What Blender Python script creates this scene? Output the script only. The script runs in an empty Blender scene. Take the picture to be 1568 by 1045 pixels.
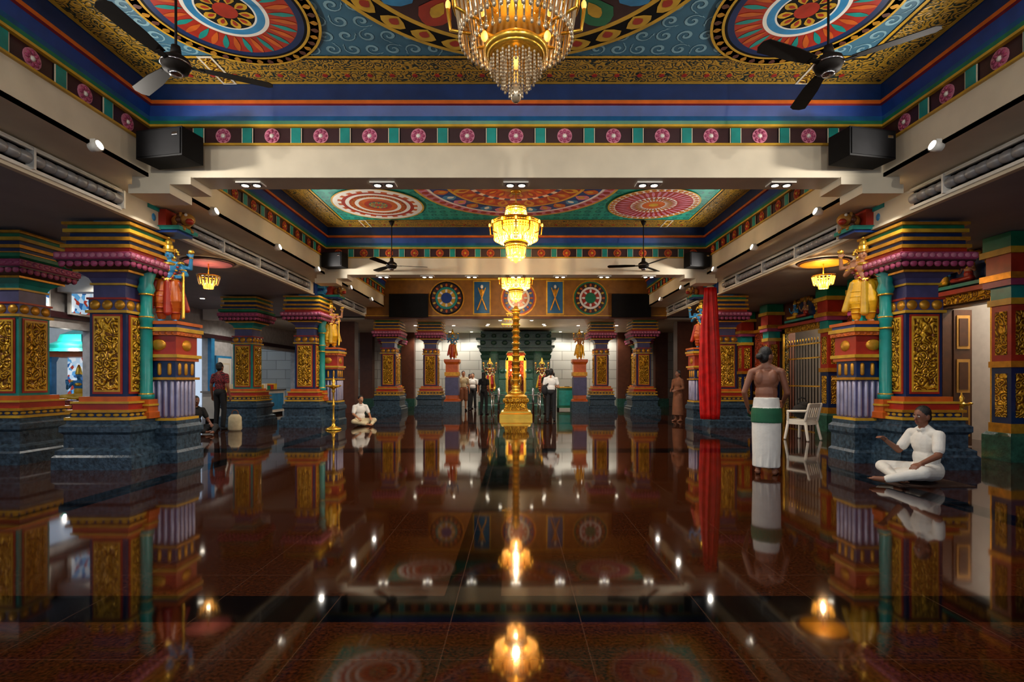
import bpy, math, random
import numpy as np
from mathutils import Vector, Matrix
random.seed(7)
pi=math.pi
sc=bpy.context.scene
try:
    sc.view_settings.view_transform='Standard'
    sc.view_settings.exposure=0.0
except Exception: pass

# ------------------------------------------------------------ materials
def lin(h):
    h=h.lstrip('#'); o=[]
    for i in (0,2,4):
        c=int(h[i:i+2],16)/255
        o.append(c/12.92 if c<=.04045 else ((c+.055)/1.055)**2.4)
    return o
def mul(c,k): return [min(1,x*k) for x in c]
def newmat(name):
    m=bpy.data.materials.new(name); m.use_nodes=True
    nt=m.node_tree; b=nt.nodes['Principled BSDF']
    return m,nt,b
def node(nt,t,**kw):
    n=nt.nodes.new(t)
    for k,v in kw.items():
        if k[0]=='_': setattr(n,k[1:],v)
        else: n.inputs[k.replace('__',' ')].default_value=v
    return n
def paint(name,hx,rough=.4,metal=0.,var=.25,scale=6.,bump=0.,bscale=30.,hx2=None,spec=.5):
    m,nt,b=newmat(name); c=lin(hx)
    tc=node(nt,'ShaderNodeTexCoord')
    n=node(nt,'ShaderNodeTexNoise'); n.inputs['Scale'].default_value=scale; n.inputs['Detail'].default_value=4
    nt.links.new(tc.outputs['Object'],n.inputs['Vector'])
    r=node(nt,'ShaderNodeValToRGB')
    r.color_ramp.elements[0].position=.3; r.color_ramp.elements[1].position=.7
    r.color_ramp.elements[0].color=(*(lin(hx2) if hx2 else mul(c,1-var)),1); r.color_ramp.elements[1].color=(*mul(c,1+var*.4),1)
    nt.links.new(n.outputs['Fac'],r.inputs['Fac']); nt.links.new(r.outputs['Color'],b.inputs['Base Color'])
    b.inputs['Roughness'].default_value=rough; b.inputs['Metallic'].default_value=metal
    b.inputs['Specular IOR Level'].default_value=spec
    if bump:
        v=node(nt,'ShaderNodeTexNoise'); v.inputs['Scale'].default_value=bscale; v.inputs['Detail'].default_value=3
        nt.links.new(tc.outputs['Object'],v.inputs['Vector'])
        bp=node(nt,'ShaderNodeBump'); bp.inputs['Strength'].default_value=bump; bp.inputs['Distance'].default_value=.02
        nt.links.new(v.outputs['Fac'],bp.inputs['Height']); nt.links.new(bp.outputs['Normal'],b.inputs['Normal'])
    return m
def relief(name,hi,lo,scale=14,metal=.8,rough=.3,strength=.9,dist=.03,warp=1.2,rings=False):
    """embossed ornament: voronoi cells warped by noise"""
    m,nt,b=newmat(name)
    tc=node(nt,'ShaderNodeTexCoord')
    no=node(nt,'ShaderNodeTexNoise'); no.inputs['Scale'].default_value=scale*.35; no.inputs['Detail'].default_value=2
    nt.links.new(tc.outputs['Object'],no.inputs['Vector'])
    sc_=node(nt,'ShaderNodeVectorMath',_operation='SCALE'); sc_.inputs['Scale'].default_value=warp/scale*2
    nt.links.new(no.outputs['Color'],sc_.inputs[0])
    ad=node(nt,'ShaderNodeVectorMath',_operation='ADD')
    nt.links.new(tc.outputs['Object'],ad.inputs[0]); nt.links.new(sc_.outputs[0],ad.inputs[1])
    vo=node(nt,'ShaderNodeTexVoronoi',_feature='F1'); vo.inputs['Scale'].default_value=scale
    nt.links.new(ad.outputs[0],vo.inputs['Vector'])
    mm=node(nt,'ShaderNodeMath',_operation='MULTIPLY'); mm.inputs[1].default_value=18
    nt.links.new(vo.outputs['Distance'],mm.inputs[0])
    si=node(nt,'ShaderNodeMath',_operation='SINE'); nt.links.new(mm.outputs[0],si.inputs[0])
    r=node(nt,'ShaderNodeValToRGB'); r.color_ramp.elements[0].position=.1; r.color_ramp.elements[1].position=.5
    r.color_ramp.elements[0].color=(*lin(lo),1); r.color_ramp.elements[1].color=(*lin(hi),1)
    ma=node(nt,'ShaderNodeMapRange'); ma.inputs['From Min'].default_value=-1
    nt.links.new(si.outputs[0],ma.inputs['Value']); nt.links.new(ma.outputs[0],r.inputs['Fac'])
    nt.links.new(r.outputs['Color'],b.inputs['Base Color'])
    bp=node(nt,'ShaderNodeBump'); bp.inputs['Strength'].default_value=strength; bp.inputs['Distance'].default_value=dist
    nt.links.new(ma.outputs[0],bp.inputs['Height']); nt.links.new(bp.outputs['Normal'],b.inputs['Normal'])
    b.inputs['Metallic'].default_value=metal; b.inputs['Roughness'].default_value=rough
    return m
def nosample(m):
    try: m.cycles.emission_sampling='NONE'
    except Exception: pass
    return m
def emis(name,hx,s,base='#ffffff'):
    m,nt,b=newmat(name)
    b.inputs['Base Color'].default_value=(*lin(base),1)
    b.inputs['Emission Color'].default_value=(*lin(hx),1)
    n=node(nt,'ShaderNodeTexNoise'); n.inputs['Scale'].default_value=12
    mr=node(nt,'ShaderNodeMapRange'); mr.inputs['To Min'].default_value=s*.75; mr.inputs['To Max'].default_value=s*1.25
    nt.links.new(n.outputs['Fac'],mr.inputs['Value']); nt.links.new(mr.outputs[0],b.inputs['Emission Strength'])
    return nosample(m)

CREAM=paint('cream_plaster','#ddd1b8',.45,var=.12,scale=2)
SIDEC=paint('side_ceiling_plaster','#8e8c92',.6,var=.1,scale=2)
BLUE=paint('royal_blue_paint','#103a86',.4)
DBLUE=paint('deep_blue_paint','#0a2858',.4)
CBLUE=paint('cornice_blue_paint','#1a5a8c',.4)
LBLUE=paint('sky_blue_paint','#3288bc',.35)
TEAL=paint('teal_paint','#128c84',.35)
GREEN=paint('green_paint','#12724c',.35)
RED=paint('red_paint','#a82c1a',.35)
ORANGE=paint('orange_paint','#c85e1c',.35)
YEL=paint('yellow_paint','#cfa02a',.35)
PINK=paint('pink_paint','#a8446a',.4)
ROSE=paint('rose_paint','#cc7c94',.4)
MAROON=paint('maroon_paint','#34141a',.4)
BROWN=paint('brown_paint','#5c3220',.4)
BLACK=paint('black_plastic','#08080a',.7,spec=.2)
WHITE=paint('white_paint','#e8e4da',.4,var=.08)
PURP=paint('slate_violet_paint','#4e4c78',.35)
SILV=paint('silver_lilac_paint','#aaa6c0',.3,metal=.35)
STONE=paint('slate_blue_granite','#3a4f60',.3,var=.5,scale=18,hx2='#1a2630',bump=.25,bscale=24)
GOLD=paint('gold_leaf','#d2942a',.35,metal=.5,var=.3,scale=10)
BGOLD=paint('bright_gold','#f4c048',.25,metal=.75,var=.15)
GREL=relief('gold_relief','#ecb430','#70420a',scale=9,metal=.45,rough=.34,strength=.8)
GRELF=relief('gold_scroll_border','#c2942f','#1c3026',scale=11,metal=.15,rough=.4,strength=.5,dist=.01)
RREL=relief('red_relief','#c2491c','#5c160a',scale=8,metal=.1,rough=.4)
BREL=relief('dark_scroll_relief','#9c7530','#14383c',scale=10,metal=.3,rough=.4)
CEIL1=paint('ceiling_blue_grey','#3c6c84',.5,var=.15,scale=1.5)
SCR1=paint('scroll_pale_blue','#84aebc',.5)
CEIL2=paint('ceiling_turquoise','#1f9c86',.5,var=.15,scale=1.5)
SCR2=paint('scroll_dark_teal','#176e68',.5)
GSTONE=paint('green_granite','#2e5c4c',.3,var=.5,scale=14,bump=.3)
WOOD=paint('dark_wood','#4a2a16',.35,scale=9)
STEEL=paint('steel','#b8b8bc',.2,metal=1,var=.05)
DSTEEL=paint('fan_bronze','#17120f',.65,spec=.15)
SKIN=paint('skin_brown','#80503a',.5,var=.1)
SKIN2=paint('skin_tan','#b07a58',.5,var=.1)
HAIR=paint('black_hair','#0d0a0a',.5,bump=.4,bscale=90)
CLW=paint('white_cotton','#e0ded8',.8,var=.1,scale=8,bump=.3,bscale=14)
CLG=paint('green_sash','#0f5a3a',.7)
CLK=paint('black_cloth','#101014',.8)
CLM=paint('maroon_cloth','#9c1a1c',.7)
CLP=paint('pink_cloth','#d09090',.8)
CLB=paint('brown_cloth','#7a4a30',.8)
CLC=paint('cream_cloth','#cbbb97',.8)
CLY=paint('yellow_cloth','#f0b41e',.4)
MATC=paint('woven_mat','#3c2418',.8,bump=.4,bscale=80)
REDCL=paint('red_silk','#c4100e',.5,var=.4,scale=5,spec=.3)
EYEW=paint('eye_white','#e8e4dc',.3,var=.02)
LIP=paint('lips','#7a3530',.5)
LAMPW=emis('lamp_white','#fff1d8',14)
WARM=emis('chandelier_glow','#ffb43a',7,'#ffcf70')
WARMS=emis('crystal_glow','#ffb840',1.7,'#ffd890')
DIMB=emis('dim_bulb_glow','#ffb850',1.1,'#ffd890')
m,nt,b=newmat('crystal_glass'); b.inputs['Base Color'].default_value=(.56,.45,.30,1); b.inputs['Roughness'].default_value=.15; b.inputs['Metallic'].default_value=.6
nn=node(nt,'ShaderNodeTexNoise'); nn.inputs['Scale'].default_value=40; bb=node(nt,'ShaderNodeBump'); bb.inputs['Strength'].default_value=.5
nt.links.new(nn.outputs['Fac'],bb.inputs['Height']); nt.links.new(bb.outputs[0],b.inputs['Normal']); CRYS=m

def tiles(name,c1,c2,cm,w,h,rough=.3):
    m,nt,b=newmat(name)
    tc=node(nt,'ShaderNodeTexCoord'); mp=node(nt,'ShaderNodeMapping'); mp.inputs['Rotation'].default_value=(pi/2,0,0)
    nt.links.new(tc.outputs['Object'],mp.inputs['Vector'])
    br=node(nt,'ShaderNodeTexBrick'); br.inputs['Scale'].default_value=1; br.inputs['Brick Width'].default_value=w; br.inputs['Row Height'].default_value=h
    br.inputs['Mortar Size'].default_value=.012
    br.inputs['Color1'].default_value=(*lin(c1),1); br.inputs['Color2'].default_value=(*lin(c2),1); br.inputs['Mortar'].default_value=(*lin(cm),1)
    nt.links.new(mp.outputs[0],br.inputs['Vector']); nt.links.new(br.outputs['Color'],b.inputs['Base Color'])
    b.inputs['Roughness'].default_value=rough
    return m
GRAN=tiles('grey_granite_tiles','#c4c2b8','#b4b2a8','#7c7a70',.9,.45)

def floormat():
    m,nt,b=newmat('polished_red_granite')
    tc=node(nt,'ShaderNodeTexCoord'); sx=node(nt,'ShaderNodeSeparateXYZ'); nt.links.new(tc.outputs['Object'],sx.inputs[0])
    def M(op,a,bv=None,c=None):
        n=node(nt,'ShaderNodeMath',_operation=op)
        for i,v in enumerate((a,bv,c)):
            if v is None: continue
            if hasattr(v,'is_linked'): nt.links.new(v,n.inputs[i])
            else: n.inputs[i].default_value=v
        return n.outputs[0]
    X,Y=sx.outputs[0],sx.outputs[1]
    def joint(S,off,p,w):
        f=M('FRACT',M('DIVIDE',M('ADD',S,off),p)); return M('LESS_THAN',M('ABSOLUTE',M('SUBTRACT',f,.5)),w/p/2)
    j=M('MAXIMUM',joint(X,.0,.7,.006),joint(Y,.2,.7*1.5,.006))
    def band(S,c,w): return M('LESS_THAN',M('ABSOLUTE',M('SUBTRACT',S,c)),w/2)
    bd=band(Y,2.97,.34)
    for c,w in ((9.6,.6),(15.6,.5)): bd=M('MAXIMUM',bd,band(Y,c,w))
    bd=M('MAXIMUM',bd,M('MULTIPLY',band(X,-.26,.34),M('GREATER_THAN',Y,3.1)))
    ax=M('ABSOLUTE',X)
    bd=M('MAXIMUM',bd,band(ax,4.6,.34))
    n=node(nt,'ShaderNodeTexNoise'); n.inputs['Scale'].default_value=60; n.inputs['Detail'].default_value=6; nt.links.new(tc.outputs['Object'],n.inputs['Vector'])
    r=node(nt,'ShaderNodeValToRGB'); r.color_ramp.elements[0].position=.35; r.color_ramp.elements[1].position=.68
    r.color_ramp.elements[0].color=(*lin('#180a04'),1); r.color_ramp.elements[1].color=(*lin('#47200c'),1)
    nt.links.new(n.outputs['Fac'],r.inputs['Fac'])
    m1=node(nt,'ShaderNodeMix',_data_type='RGBA'); nt.links.new(bd,m1.inputs[0]); nt.links.new(r.outputs[0],m1.inputs[6]); m1.inputs[7].default_value=(.0006,.0006,.001,1)
    m2=node(nt,'ShaderNodeMix',_data_type='RGBA'); nt.links.new(M('MULTIPLY',j,.3),m2.inputs[0]); nt.links.new(m1.outputs[2],m2.inputs[6]); m2.inputs[7].default_value=(*lin('#6b4a38'),1)
    nt.links.new(m2.outputs[2],b.inputs['Base Color'])
    b.inputs['Roughness'].default_value=.05
    # the black stone bands are a denser, less reflective stone than the red granite
    io=node(nt,'ShaderNodeMapRange'); nt.links.new(bd,io.inputs['Value']); io.inputs['To Min'].default_value=1.44; io.inputs['To Max'].default_value=1.27
    nt.links.new(io.outputs[0],b.inputs['IOR'])
    n2=node(nt,'ShaderNodeTexNoise'); n2.inputs['Scale'].default_value=1.2; nt.links.new(tc.outputs['Object'],n2.inputs['Vector'])
    bp=node(nt,'ShaderNodeBump'); bp.inputs['Strength'].default_value=.05; bp.inputs['Distance'].default_value=.02
    nt.links.new(n2.outputs['Fac'],bp.inputs['Height']); nt.links.new(bp.outputs[0],b.inputs['Normal'])
    return m
FLOOR=floormat()
def postermat():
    m,nt,b=newmat('photo_poster_print')
    tc=node(nt,'ShaderNodeTexCoord'); v=node(nt,'ShaderNodeTexVoronoi'); v.inputs['Scale'].default_value=9
    nt.links.new(tc.outputs['Object'],v.inputs['Vector'])
    s=node(nt,'ShaderNodeSeparateColor'); nt.links.new(v.outputs['Color'],s.inputs[0])
    r=node(nt,'ShaderNodeValToRGB'); r.color_ramp.interpolation='CONSTANT'
    e=r.color_ramp.elements; e[0].color=(*lin('#dfeaf2'),1); e[1].position=.88; e[1].color=(*lin('#a03a2c'),1)
    for p,c in ((.3,'#5da3d8'),(.5,'#b8d4ea'),(.7,'#2b5e9c')):
        q=e.new(p); q.color=(*lin(c),1)
    nt.links.new(s.outputs[0],r.inputs[0]); nt.links.new(r.outputs[0],b.inputs['Base Color']); nt.links.new(r.outputs[0],b.inputs['Emission Color'])
    b.inputs['Emission Strength'].default_value=.7  # glow put into the print material so the panels look backlit
    return nosample(m)
POSTER=postermat()

# ------------------------------------------------------------ mesh builder
class MB:
    def __init__(s): s.v=[];s.f=[];s.m=[];s.sm=[];s.mats=[]
    def mi(s,mat):
        if mat not in s.mats: s.mats.append(mat)
        return s.mats.index(mat)
    def add(s,vs,fs,mat,smooth=False,M=None):
        o=len(s.v)
        if M is not None: vs=[tuple(M@Vector(p)) for p in vs]
        s.v.extend(vs); k=s.mi(mat) if mat else 0
        for f in fs:
            s.f.append([i+o for i in f]); s.m.append(k); s.sm.append(smooth)
    def box(s,x0,x1,y0,y1,z0,z1,mat,M=None):
        if x0>x1:x0,x1=x1,x0
        if y0>y1:y0,y1=y1,y0
        vs=[(x,y,z) for z in (z0,z1) for y in (y0,y1) for x in (x0,x1)]
        s.add(vs,[(0,2,3,1),(4,5,7,6),(0,1,5,4),(2,6,7,3),(0,4,6,2),(1,3,7,5)],mat,False,M)
    def lathe(s,cx,cy,prof,mat,n=16,smooth=True,M=None,sx=1,sy=1,rot=0.,cap=True,mod=None):
        vs=[]
        for (r,z) in prof:
            for i in range(n):
                a=rot+2*pi*i/n; rr=r*(mod(a,z) if mod else 1)
                vs.append((cx+sx*rr*math.cos(a),cy+sy*rr*math.sin(a),z))
        fs=[]
        for j in range(len(prof)-1):
            for i in range(n):
                fs.append((j*n+i,j*n+(i+1)%n,(j+1)*n+(i+1)%n,(j+1)*n+i))
        if cap:
            fs.append(tuple(range(n-1,-1,-1))); fs.append(tuple((len(prof)-1)*n+i for i in range(n)))
        s.add(vs,fs,mat,smooth,M)
    def sq(s,cx,cy,prof,mat,M=None):
        s.lathe(cx,cy,[(r*math.sqrt(2),z) for r,z in prof],mat,4,False,M,rot=pi/4)
    def ell(s,c,r,mat,R=None,nu=12,nv=8,M=None):
        vs=[]; fs=[]
        T=Matrix.Translation(Vector(c)) @ (R.to_4x4() if R is not None else Matrix.Identity(4))
        for j in range(1,nv):
            t=pi*j/nv
            for i in range(nu):
                a=2*pi*i/nu; vs.append(tuple(T@Vector((r[0]*math.sin(t)*math.cos(a),r[1]*math.sin(t)*math.sin(a),r[2]*math.cos(t)))))
        top=len(vs); vs.append(tuple(T@Vector((0,0,r[2])))); vs.append(tuple(T@Vector((0,0,-r[2]))))
        for j in range(nv-2):
            for i in range(nu):
                fs.append((j*nu+i,(j+1)*nu+i,(j+1)*nu+(i+1)%nu,j*nu+(i+1)%nu))
        for i in range(nu):
            fs.append((top,i,(i+1)%nu)); q=(nv-2)*nu; fs.append((top+1,q+(i+1)%nu,q+i))
        s.add(vs,fs,mat,True,M)
    def cap(s,a,b,ra,rb,mat,n=10,M=None,k=3):
        a=Vector(a);b=Vector(b);d=b-a;L=d.length
        if L<1e-6: d=Vector((0,0,1));L=1e-6
        d.normalize(); R=d.to_track_quat('Z','Y').to_matrix().to_4x4(); T=Matrix.Translation(a)@R
        prof=[]
        for i in range(k+1):
            t=-pi/2+pi/2*i/k; prof.append((max(ra*math.cos(t),ra*.05),ra*math.sin(t)))
        for i in range(k+1):
            t=pi/2*i/k; prof.append((max(rb*math.cos(t),rb*.05),L+rb*math.sin(t)))
        if M is not None: T=M@T
        s.lathe(0,0,prof,mat,n,True,T)
    def cyl(s,a,b,r,mat,n=10,M=None,r2=None):
        a=Vector(a);b=Vector(b);d=b-a;L=d.length
        R=d.to_track_quat('Z','Y').to_matrix().to_4x4(); T=Matrix.Translation(a)@R
        if M is not None: T=M@T
        s.lathe(0,0,[(r,0),(r if r2 is None else r2,L)],mat,n,True,T)
    def ring(s,c,R,r,mat,n=24,k=6,M=None):
        vs=[];fs=[]
        for i in range(n):
            a=2*pi*i/n
            for j in range(k):
                t=2*pi*j/k; q=R+r*math.cos(t); vs.append((c[0]+q*math.cos(a),c[1]+q*math.sin(a),c[2]+r*math.sin(t)))
        for i in range(n):
            for j in range(k):
                fs.append((i*k+j,((i+1)%n)*k+j,((i+1)%n)*k+(j+1)%k,i*k+(j+1)%k))
        s.add(vs,fs,mat,True,M)
    def mesh(s,name):
        me=bpy.data.meshes.new(name); me.from_pydata([tuple(p) for p in s.v],[],s.f)
        for mt in s.mats: me.materials.append(mt)
        me.polygons.foreach_set('material_index',s.m); me.polygons.foreach_set('use_smooth',s.sm)
        me.update(); return me
    def build(s,name,loc=(0,0,0),rz=0,scale=1,parent=None,bevel=0):
        return place(s.mesh(name),name,loc,rz,scale,parent,bevel)
def place(me,name,loc=(0,0,0),rz=0,scale=1,parent=None,bevel=0):
    ob=bpy.data.objects.new(name,me); sc.collection.objects.link(ob)
    ob.location=loc; ob.rotation_euler=(0,0,rz); ob.scale=scale if isinstance(scale,tuple) else (scale,)*3
    if parent: ob.parent=parent
    if bevel:
        bv=ob.modifiers.new('bevel','BEVEL'); bv.width=bevel; bv.segments=2; bv.limit_method='ANGLE'
    return ob
def box_obj(name,x0,x1,y0,y1,z0,z1,mat):
    b=MB(); b.box(x0,x1,y0,y1,z0,z1,mat); return b.build(name)
def light(kind,name,loc,W,col,parent=None,target=None,angle=90,radius=.05,blend=.6):
    d=bpy.data.lights.new(name,kind); d.energy=W; d.color=col; d.shadow_soft_size=radius
    o=bpy.data.objects.new(name,d); sc.collection.objects.link(o)
    if kind=='SPOT':
        d.spot_size=math.radians(angle); d.spot_blend=blend
        v=Vector(target)-Vector(loc); o.rotation_euler=v.to_track_quat('-Z','Y').to_euler()
    if parent is not None:
        bpy.context.view_layer.update()
        o.parent=parent; o.matrix_parent_inverse=parent.matrix_world.inverted()
    o.location=loc
    return o

# ------------------------------------------------------------ shell
box_obj('floor',-20,10.2,-5,27,-.2,0,FLOOR)
XB=4.9; ZB=4.0; ZC=5.2; XV=5.6; ZS=3.65
BAYS=[(1.0,6.97),(7.4,13.4),(13.8,19.4)]
box_obj('leak_guard_slab',-10.7,10.2,-5,27,5.35,5.5,CREAM)  # unseen slab added over the ceilings to keep sky light from leaking in
def bay_frame(k,y0,y1,far=True):
    x0,x1=-XB,XB; b=MB()
    segs=[(0,4.0,0,4.42,CREAM),(0,4.42,.04,4.42,YEL),(.04,4.42,.04,4.445,YEL),(.04,4.445,0,4.445,YEL),(0,4.445,0,4.66,MAROON),
          (0,4.66,.05,4.66,YEL),(.05,4.66,.05,4.69,YEL),(.05,4.69,.06,4.73,GREEN),(.06,4.73,.04,4.80,CBLUE),(.04,4.80,.08,4.92,BLUE),
          (.08,4.92,.13,4.92,RED),(.13,4.92,.13,4.965,ORANGE),(.13,4.965,.11,4.98,YEL),(.11,4.98,.1,5.2,DBLUE)]
    for (i0,z0,i1,z1,mt) in segs:
        def rc(i,z): return [(x0+i,y0+i,z),(x1-i,y0+i,z),(x1-i,y1-i,z),(x0+i,y1-i,z)]
        vs=rc(i0,z0)+rc(i1,z1)
        fs=[(0,1,5,4),(1,2,6,5),(3,0,4,7)]
        if far: fs.append((2,3,7,6))
        b.add(vs,fs,mt)
    def wallside(p0,t,n,L):
        cnt=int(L/.65)//2+1
        for i in range(-cnt,cnt+1):
            for half in (0,1):
                s_=i*.65+half*.325
                if abs(s_)>L/2-.12: continue
                c=Vector(p0)+Vector(t)*s_; M=Matrix(((t[0],0,n[0],c.x),(t[1],0,n[1],c.y),(0,1,0,4.552),(0,0,0,1)))
                if half==0:
                    A,B_=(ROSE,PINK) if k==0 else (ORANGE,RED)
                    b.lathe(0,0,[(.1,0),(.1,.012)],A,16,False,M)
                    for q in range(8):
                        a=q*pi/4; b.ell((.062*math.cos(a),.062*math.sin(a),.012),(.03,.022,.014),B_,Matrix.Rotation(a,3,'Z'),6,4,M)
                    b.ell((0,0,.014),(.03,.03,.016),YEL if k else WHITE,None,8,4,M)
                else:
                    b.box(-.085,.085,-.1,.1,0,.008,BLACK,M); b.box(-.06,.06,-.1,.1,.008,.022,TEAL,M)
                    b.box(-.075,-.065,-.1,.1,.008,.018,CREAM,M); b.box(.065,.075,-.1,.1,.008,.018,CREAM,M)
    L=2*XB; W=y1-y0; ym=(y0+y1)/2
    wallside((0,y0,0),(1,0,0),(0,1,0),L)
    if far: wallside((0,y1,0),(-1,0,0),(0,-1,0),L)
    wallside((-XB,ym,0),(0,-1,0),(1,0,0),W); wallside((XB,ym,0),(0,1,0),(-1,0,0),W)
    b.build('trim_%d'%(k+1))
for k,(y0,y1) in enumerate(BAYS): bay_frame(k,y0,y1,far=(k<2))

for s,nm in ((-1,'left'),(1,'right')):
    b=MB(); b.box(s*XB,s*XV,-5,19.4,4.0,4.06,CREAM); b.box(s*XV,s*(XV+.05),-5,19.4,ZS,4.06,CREAM)
    b.box(s*(XV-.0),s*(XV-.03),-5,19.4,ZS,ZS+.04,CREAM)
    b.build('ceiling_beam')
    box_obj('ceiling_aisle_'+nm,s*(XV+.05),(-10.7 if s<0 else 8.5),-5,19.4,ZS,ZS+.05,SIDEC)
def xbeam(y0,y1):
    b=MB(); b.box(-XB,XB,y0+.002,y1-.002,4.0,4.44,CREAM); b.box(-XB,XB,y0+.1,y1-.1,4.44,5.3,DBLUE)
    for s in (-1,1):
        b.box(s*4.32,s*(XB+.2),y0-.03,y1+.02,3.9,4.0,CREAM); b.box(s*4.6,s*(XB+.25),y0-.03,y1+.02,3.78,3.9,CREAM)
    b.build('ceiling_beam')
xbeam(.6,1.0); xbeam(6.97,7.4); xbeam(13.4,13.8)
box_obj('ceiling_rear',-XB,XB,-5,.6,4.0,4.06,CREAM)

def scrolls(b,y0,y1,mat,z):
    st=.24; ny=int((y1-y0)/st); nx=int(2*4.2/st)
    for j in range(ny):
        for i in range(nx):
            cx=-4.2+(i+.5)*2*4.2/nx; cy=y0+(j+.5)*(y1-y0)/ny; sg=1 if (i+j)%2 else -1
            N=16; vs=[]; fs=[]
            for q in range(N+1):
                t=q/N; r=.015+.085*t; a=sg*(t*2.6*pi)+ (i*0.9); w=.006+.012*math.sin(pi*min(1,t*1.1))
                vs+= [(cx+(r-w)*math.cos(a),cy+(r-w)*math.sin(a),z),(cx+(r+w)*math.cos(a),cy+(r+w)*math.sin(a),z)]
            for q in range(N): fs.append((2*q,2*q+1,2*q+3,2*q+2))
            b.add(vs,fs,mat)
            a=sg*2.6*pi+i*.9; r=.10
            px,py=cx+r*math.cos(a),cy+r*math.sin(a)
            b.add([(px,py,z),(px+.05*math.cos(a+sg*1.2),py+.05*math.sin(a+sg*1.2),z),(px+.02*math.cos(a),py+.02*math.sin(a),z)],[(0,1,2)],mat)
def medal(b,cx,cy,z,rings):
    for (r0,r1,n,mats,kind) in rings:
        steps=96
        def arc(ra,rb,a0,a1,st,mat,zz):
            vs=[];fs=[]
            for q in range(st+1):
                a=a0+(a1-a0)*q/st; vs+=[(cx+ra*math.cos(a),cy+ra*math.sin(a),zz),(cx+rb*math.cos(a),cy+rb*math.sin(a),zz)]
            for q in range(st): fs.append((2*q,2*q+1,2*q+3,2*q+2))
            b.add(vs,fs,mat)
        def petal(ra,rb,a,w,mat,zz):
            vs=[(cx+ra*math.cos(a),cy+ra*math.sin(a),zz)]; pts=[(.25,.6),(.55,1),(.8,.75),(.93,.4)]
            L=[];Rr=[]
            for t,ww in pts:
                r=ra+(rb-ra)*t
                L.append((cx+r*math.cos(a)-w*ww*math.sin(a),cy+r*math.sin(a)+w*ww*math.cos(a),zz))
                Rr.append((cx+r*math.cos(a)+w*ww*math.sin(a),cy+r*math.sin(a)-w*ww*math.cos(a),zz))
            vs+=L+[(cx+rb*math.cos(a),cy+rb*math.sin(a),zz)]+Rr[::-1]
            b.add(vs,[tuple(range(len(vs)))],mat)
        if kind=='seg':
            st=max(1,steps//max(n,1))
            for i in range(n): arc(r0,r1,2*pi*i/n,2*pi*(i+1)/n,st,mats[i%len(mats)],z)
        else:
            arc(r0,r1,0,2*pi,steps,mats[0],z)
            for i in range(n):
                a=2*pi*(i+.5)/n; mt=mats[1+i%(len(mats)-1)]
                if kind=='petal':
                    w=pi*(r0+r1)/2/n*.85; petal(r0,r1,a,w,mt,z-.004); petal(r0+(r1-r0)*.15,r0+(r1-r0)*.7,a,w*.4,(WHITE if mt is LBLUE or mt is BLUE else YEL) if mt is not YEL else RED,z-.007)
                elif kind=='ray':
                    w=pi*(r0+r1)/2/n*.6; petal(r0,r1,a,w,mt,z-.004)
                else:
                    rm=(r0+r1)/2; rr=(r1-r0)*.36; b.lathe(cx+rm*math.cos(a),cy+rm*math.sin(a),[(rr,z-.006),(rr,z-.004)],mt,10,False)
M_SIDE1=[(.80,.95,1,[YEL],'seg'),(.83,.92,44,[YEL,BROWN,GOLD],'ray'),(.77,.80,1,[BLACK],'seg'),(.70,.77,1,[DBLUE],'seg'),(.42,.70,32,[RED,TEAL,ORANGE],'ray'),(.38,.42,1,[WHITE],'seg'),(.30,.38,1,[LBLUE],'seg'),(.28,.30,1,[WHITE],'seg'),(.12,.28,10,[BLACK,YEL],'petal'),(.0,.12,1,[RED],'seg')]
M_CEN1=[(2.07,2.12,1,[YEL],'seg'),(1.86,2.07,34,[BLACK,YEL],'petal'),(1.80,1.86,1,[YEL],'seg'),(1.30,1.80,22,[MAROON,GREEN,RED,LBLUE],'petal'),(1.24,1.30,60,[YEL,BLACK],'seg'),(.9,1.24,24,[BLUE,ORANGE,YEL],'petal'),(.8,.9,1,[WHITE],'seg'),(.4,.8,16,[RED,YEL,TEAL],'petal'),(0,.4,12,[GOLD,ORANGE],'seg')]
M_L2=[(.96,1.0,1,[YEL],'seg'),(.86,.96,1,[WHITE],'seg'),(.78,.86,40,[ORANGE,WHITE],'seg'),(.7,.78,1,[RED],'seg'),(.62,.7,1,[WHITE],'seg'),(.5,.62,32,[ORANGE,RED],'petal'),(.42,.5,1,[WHITE],'seg'),(.3,.42,1,[ORANGE],'seg'),(.2,.3,1,[RED],'seg'),(.08,.2,10,[TEAL,YEL],'petal'),(0,.08,1,[RED],'seg')]
M_R2=[(.96,1.0,1,[YEL],'seg'),(.84,.96,40,[WHITE,ORANGE],'petal'),(.5,.84,36,[RED,ROSE],'ray'),(.25,.5,28,[WHITE,RED],'petal'),(.1,.25,1,[ORANGE],'seg'),(0,.1,1,[YEL],'seg')]
M_CEN2=[(2.06,2.12,1,[YEL],'seg'),(1.86,2.06,56,[ROSE,RED],'dot'),(1.8,1.86,1,[WHITE],'seg'),(1.45,1.8,30,[BLUE,LBLUE,ORANGE,ROSE],'petal'),(1.38,1.45,1,[YEL],'seg'),(1.0,1.38,26,[RED,ORANGE,YEL],'petal'),(.9,1.0,48,[WHITE,BLUE],'seg'),(.5,.9,20,[ORANGE,RED],'petal'),(.2,.5,1,[YEL],'seg'),(0,.2,1,[ORANGE],'seg')]
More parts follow.
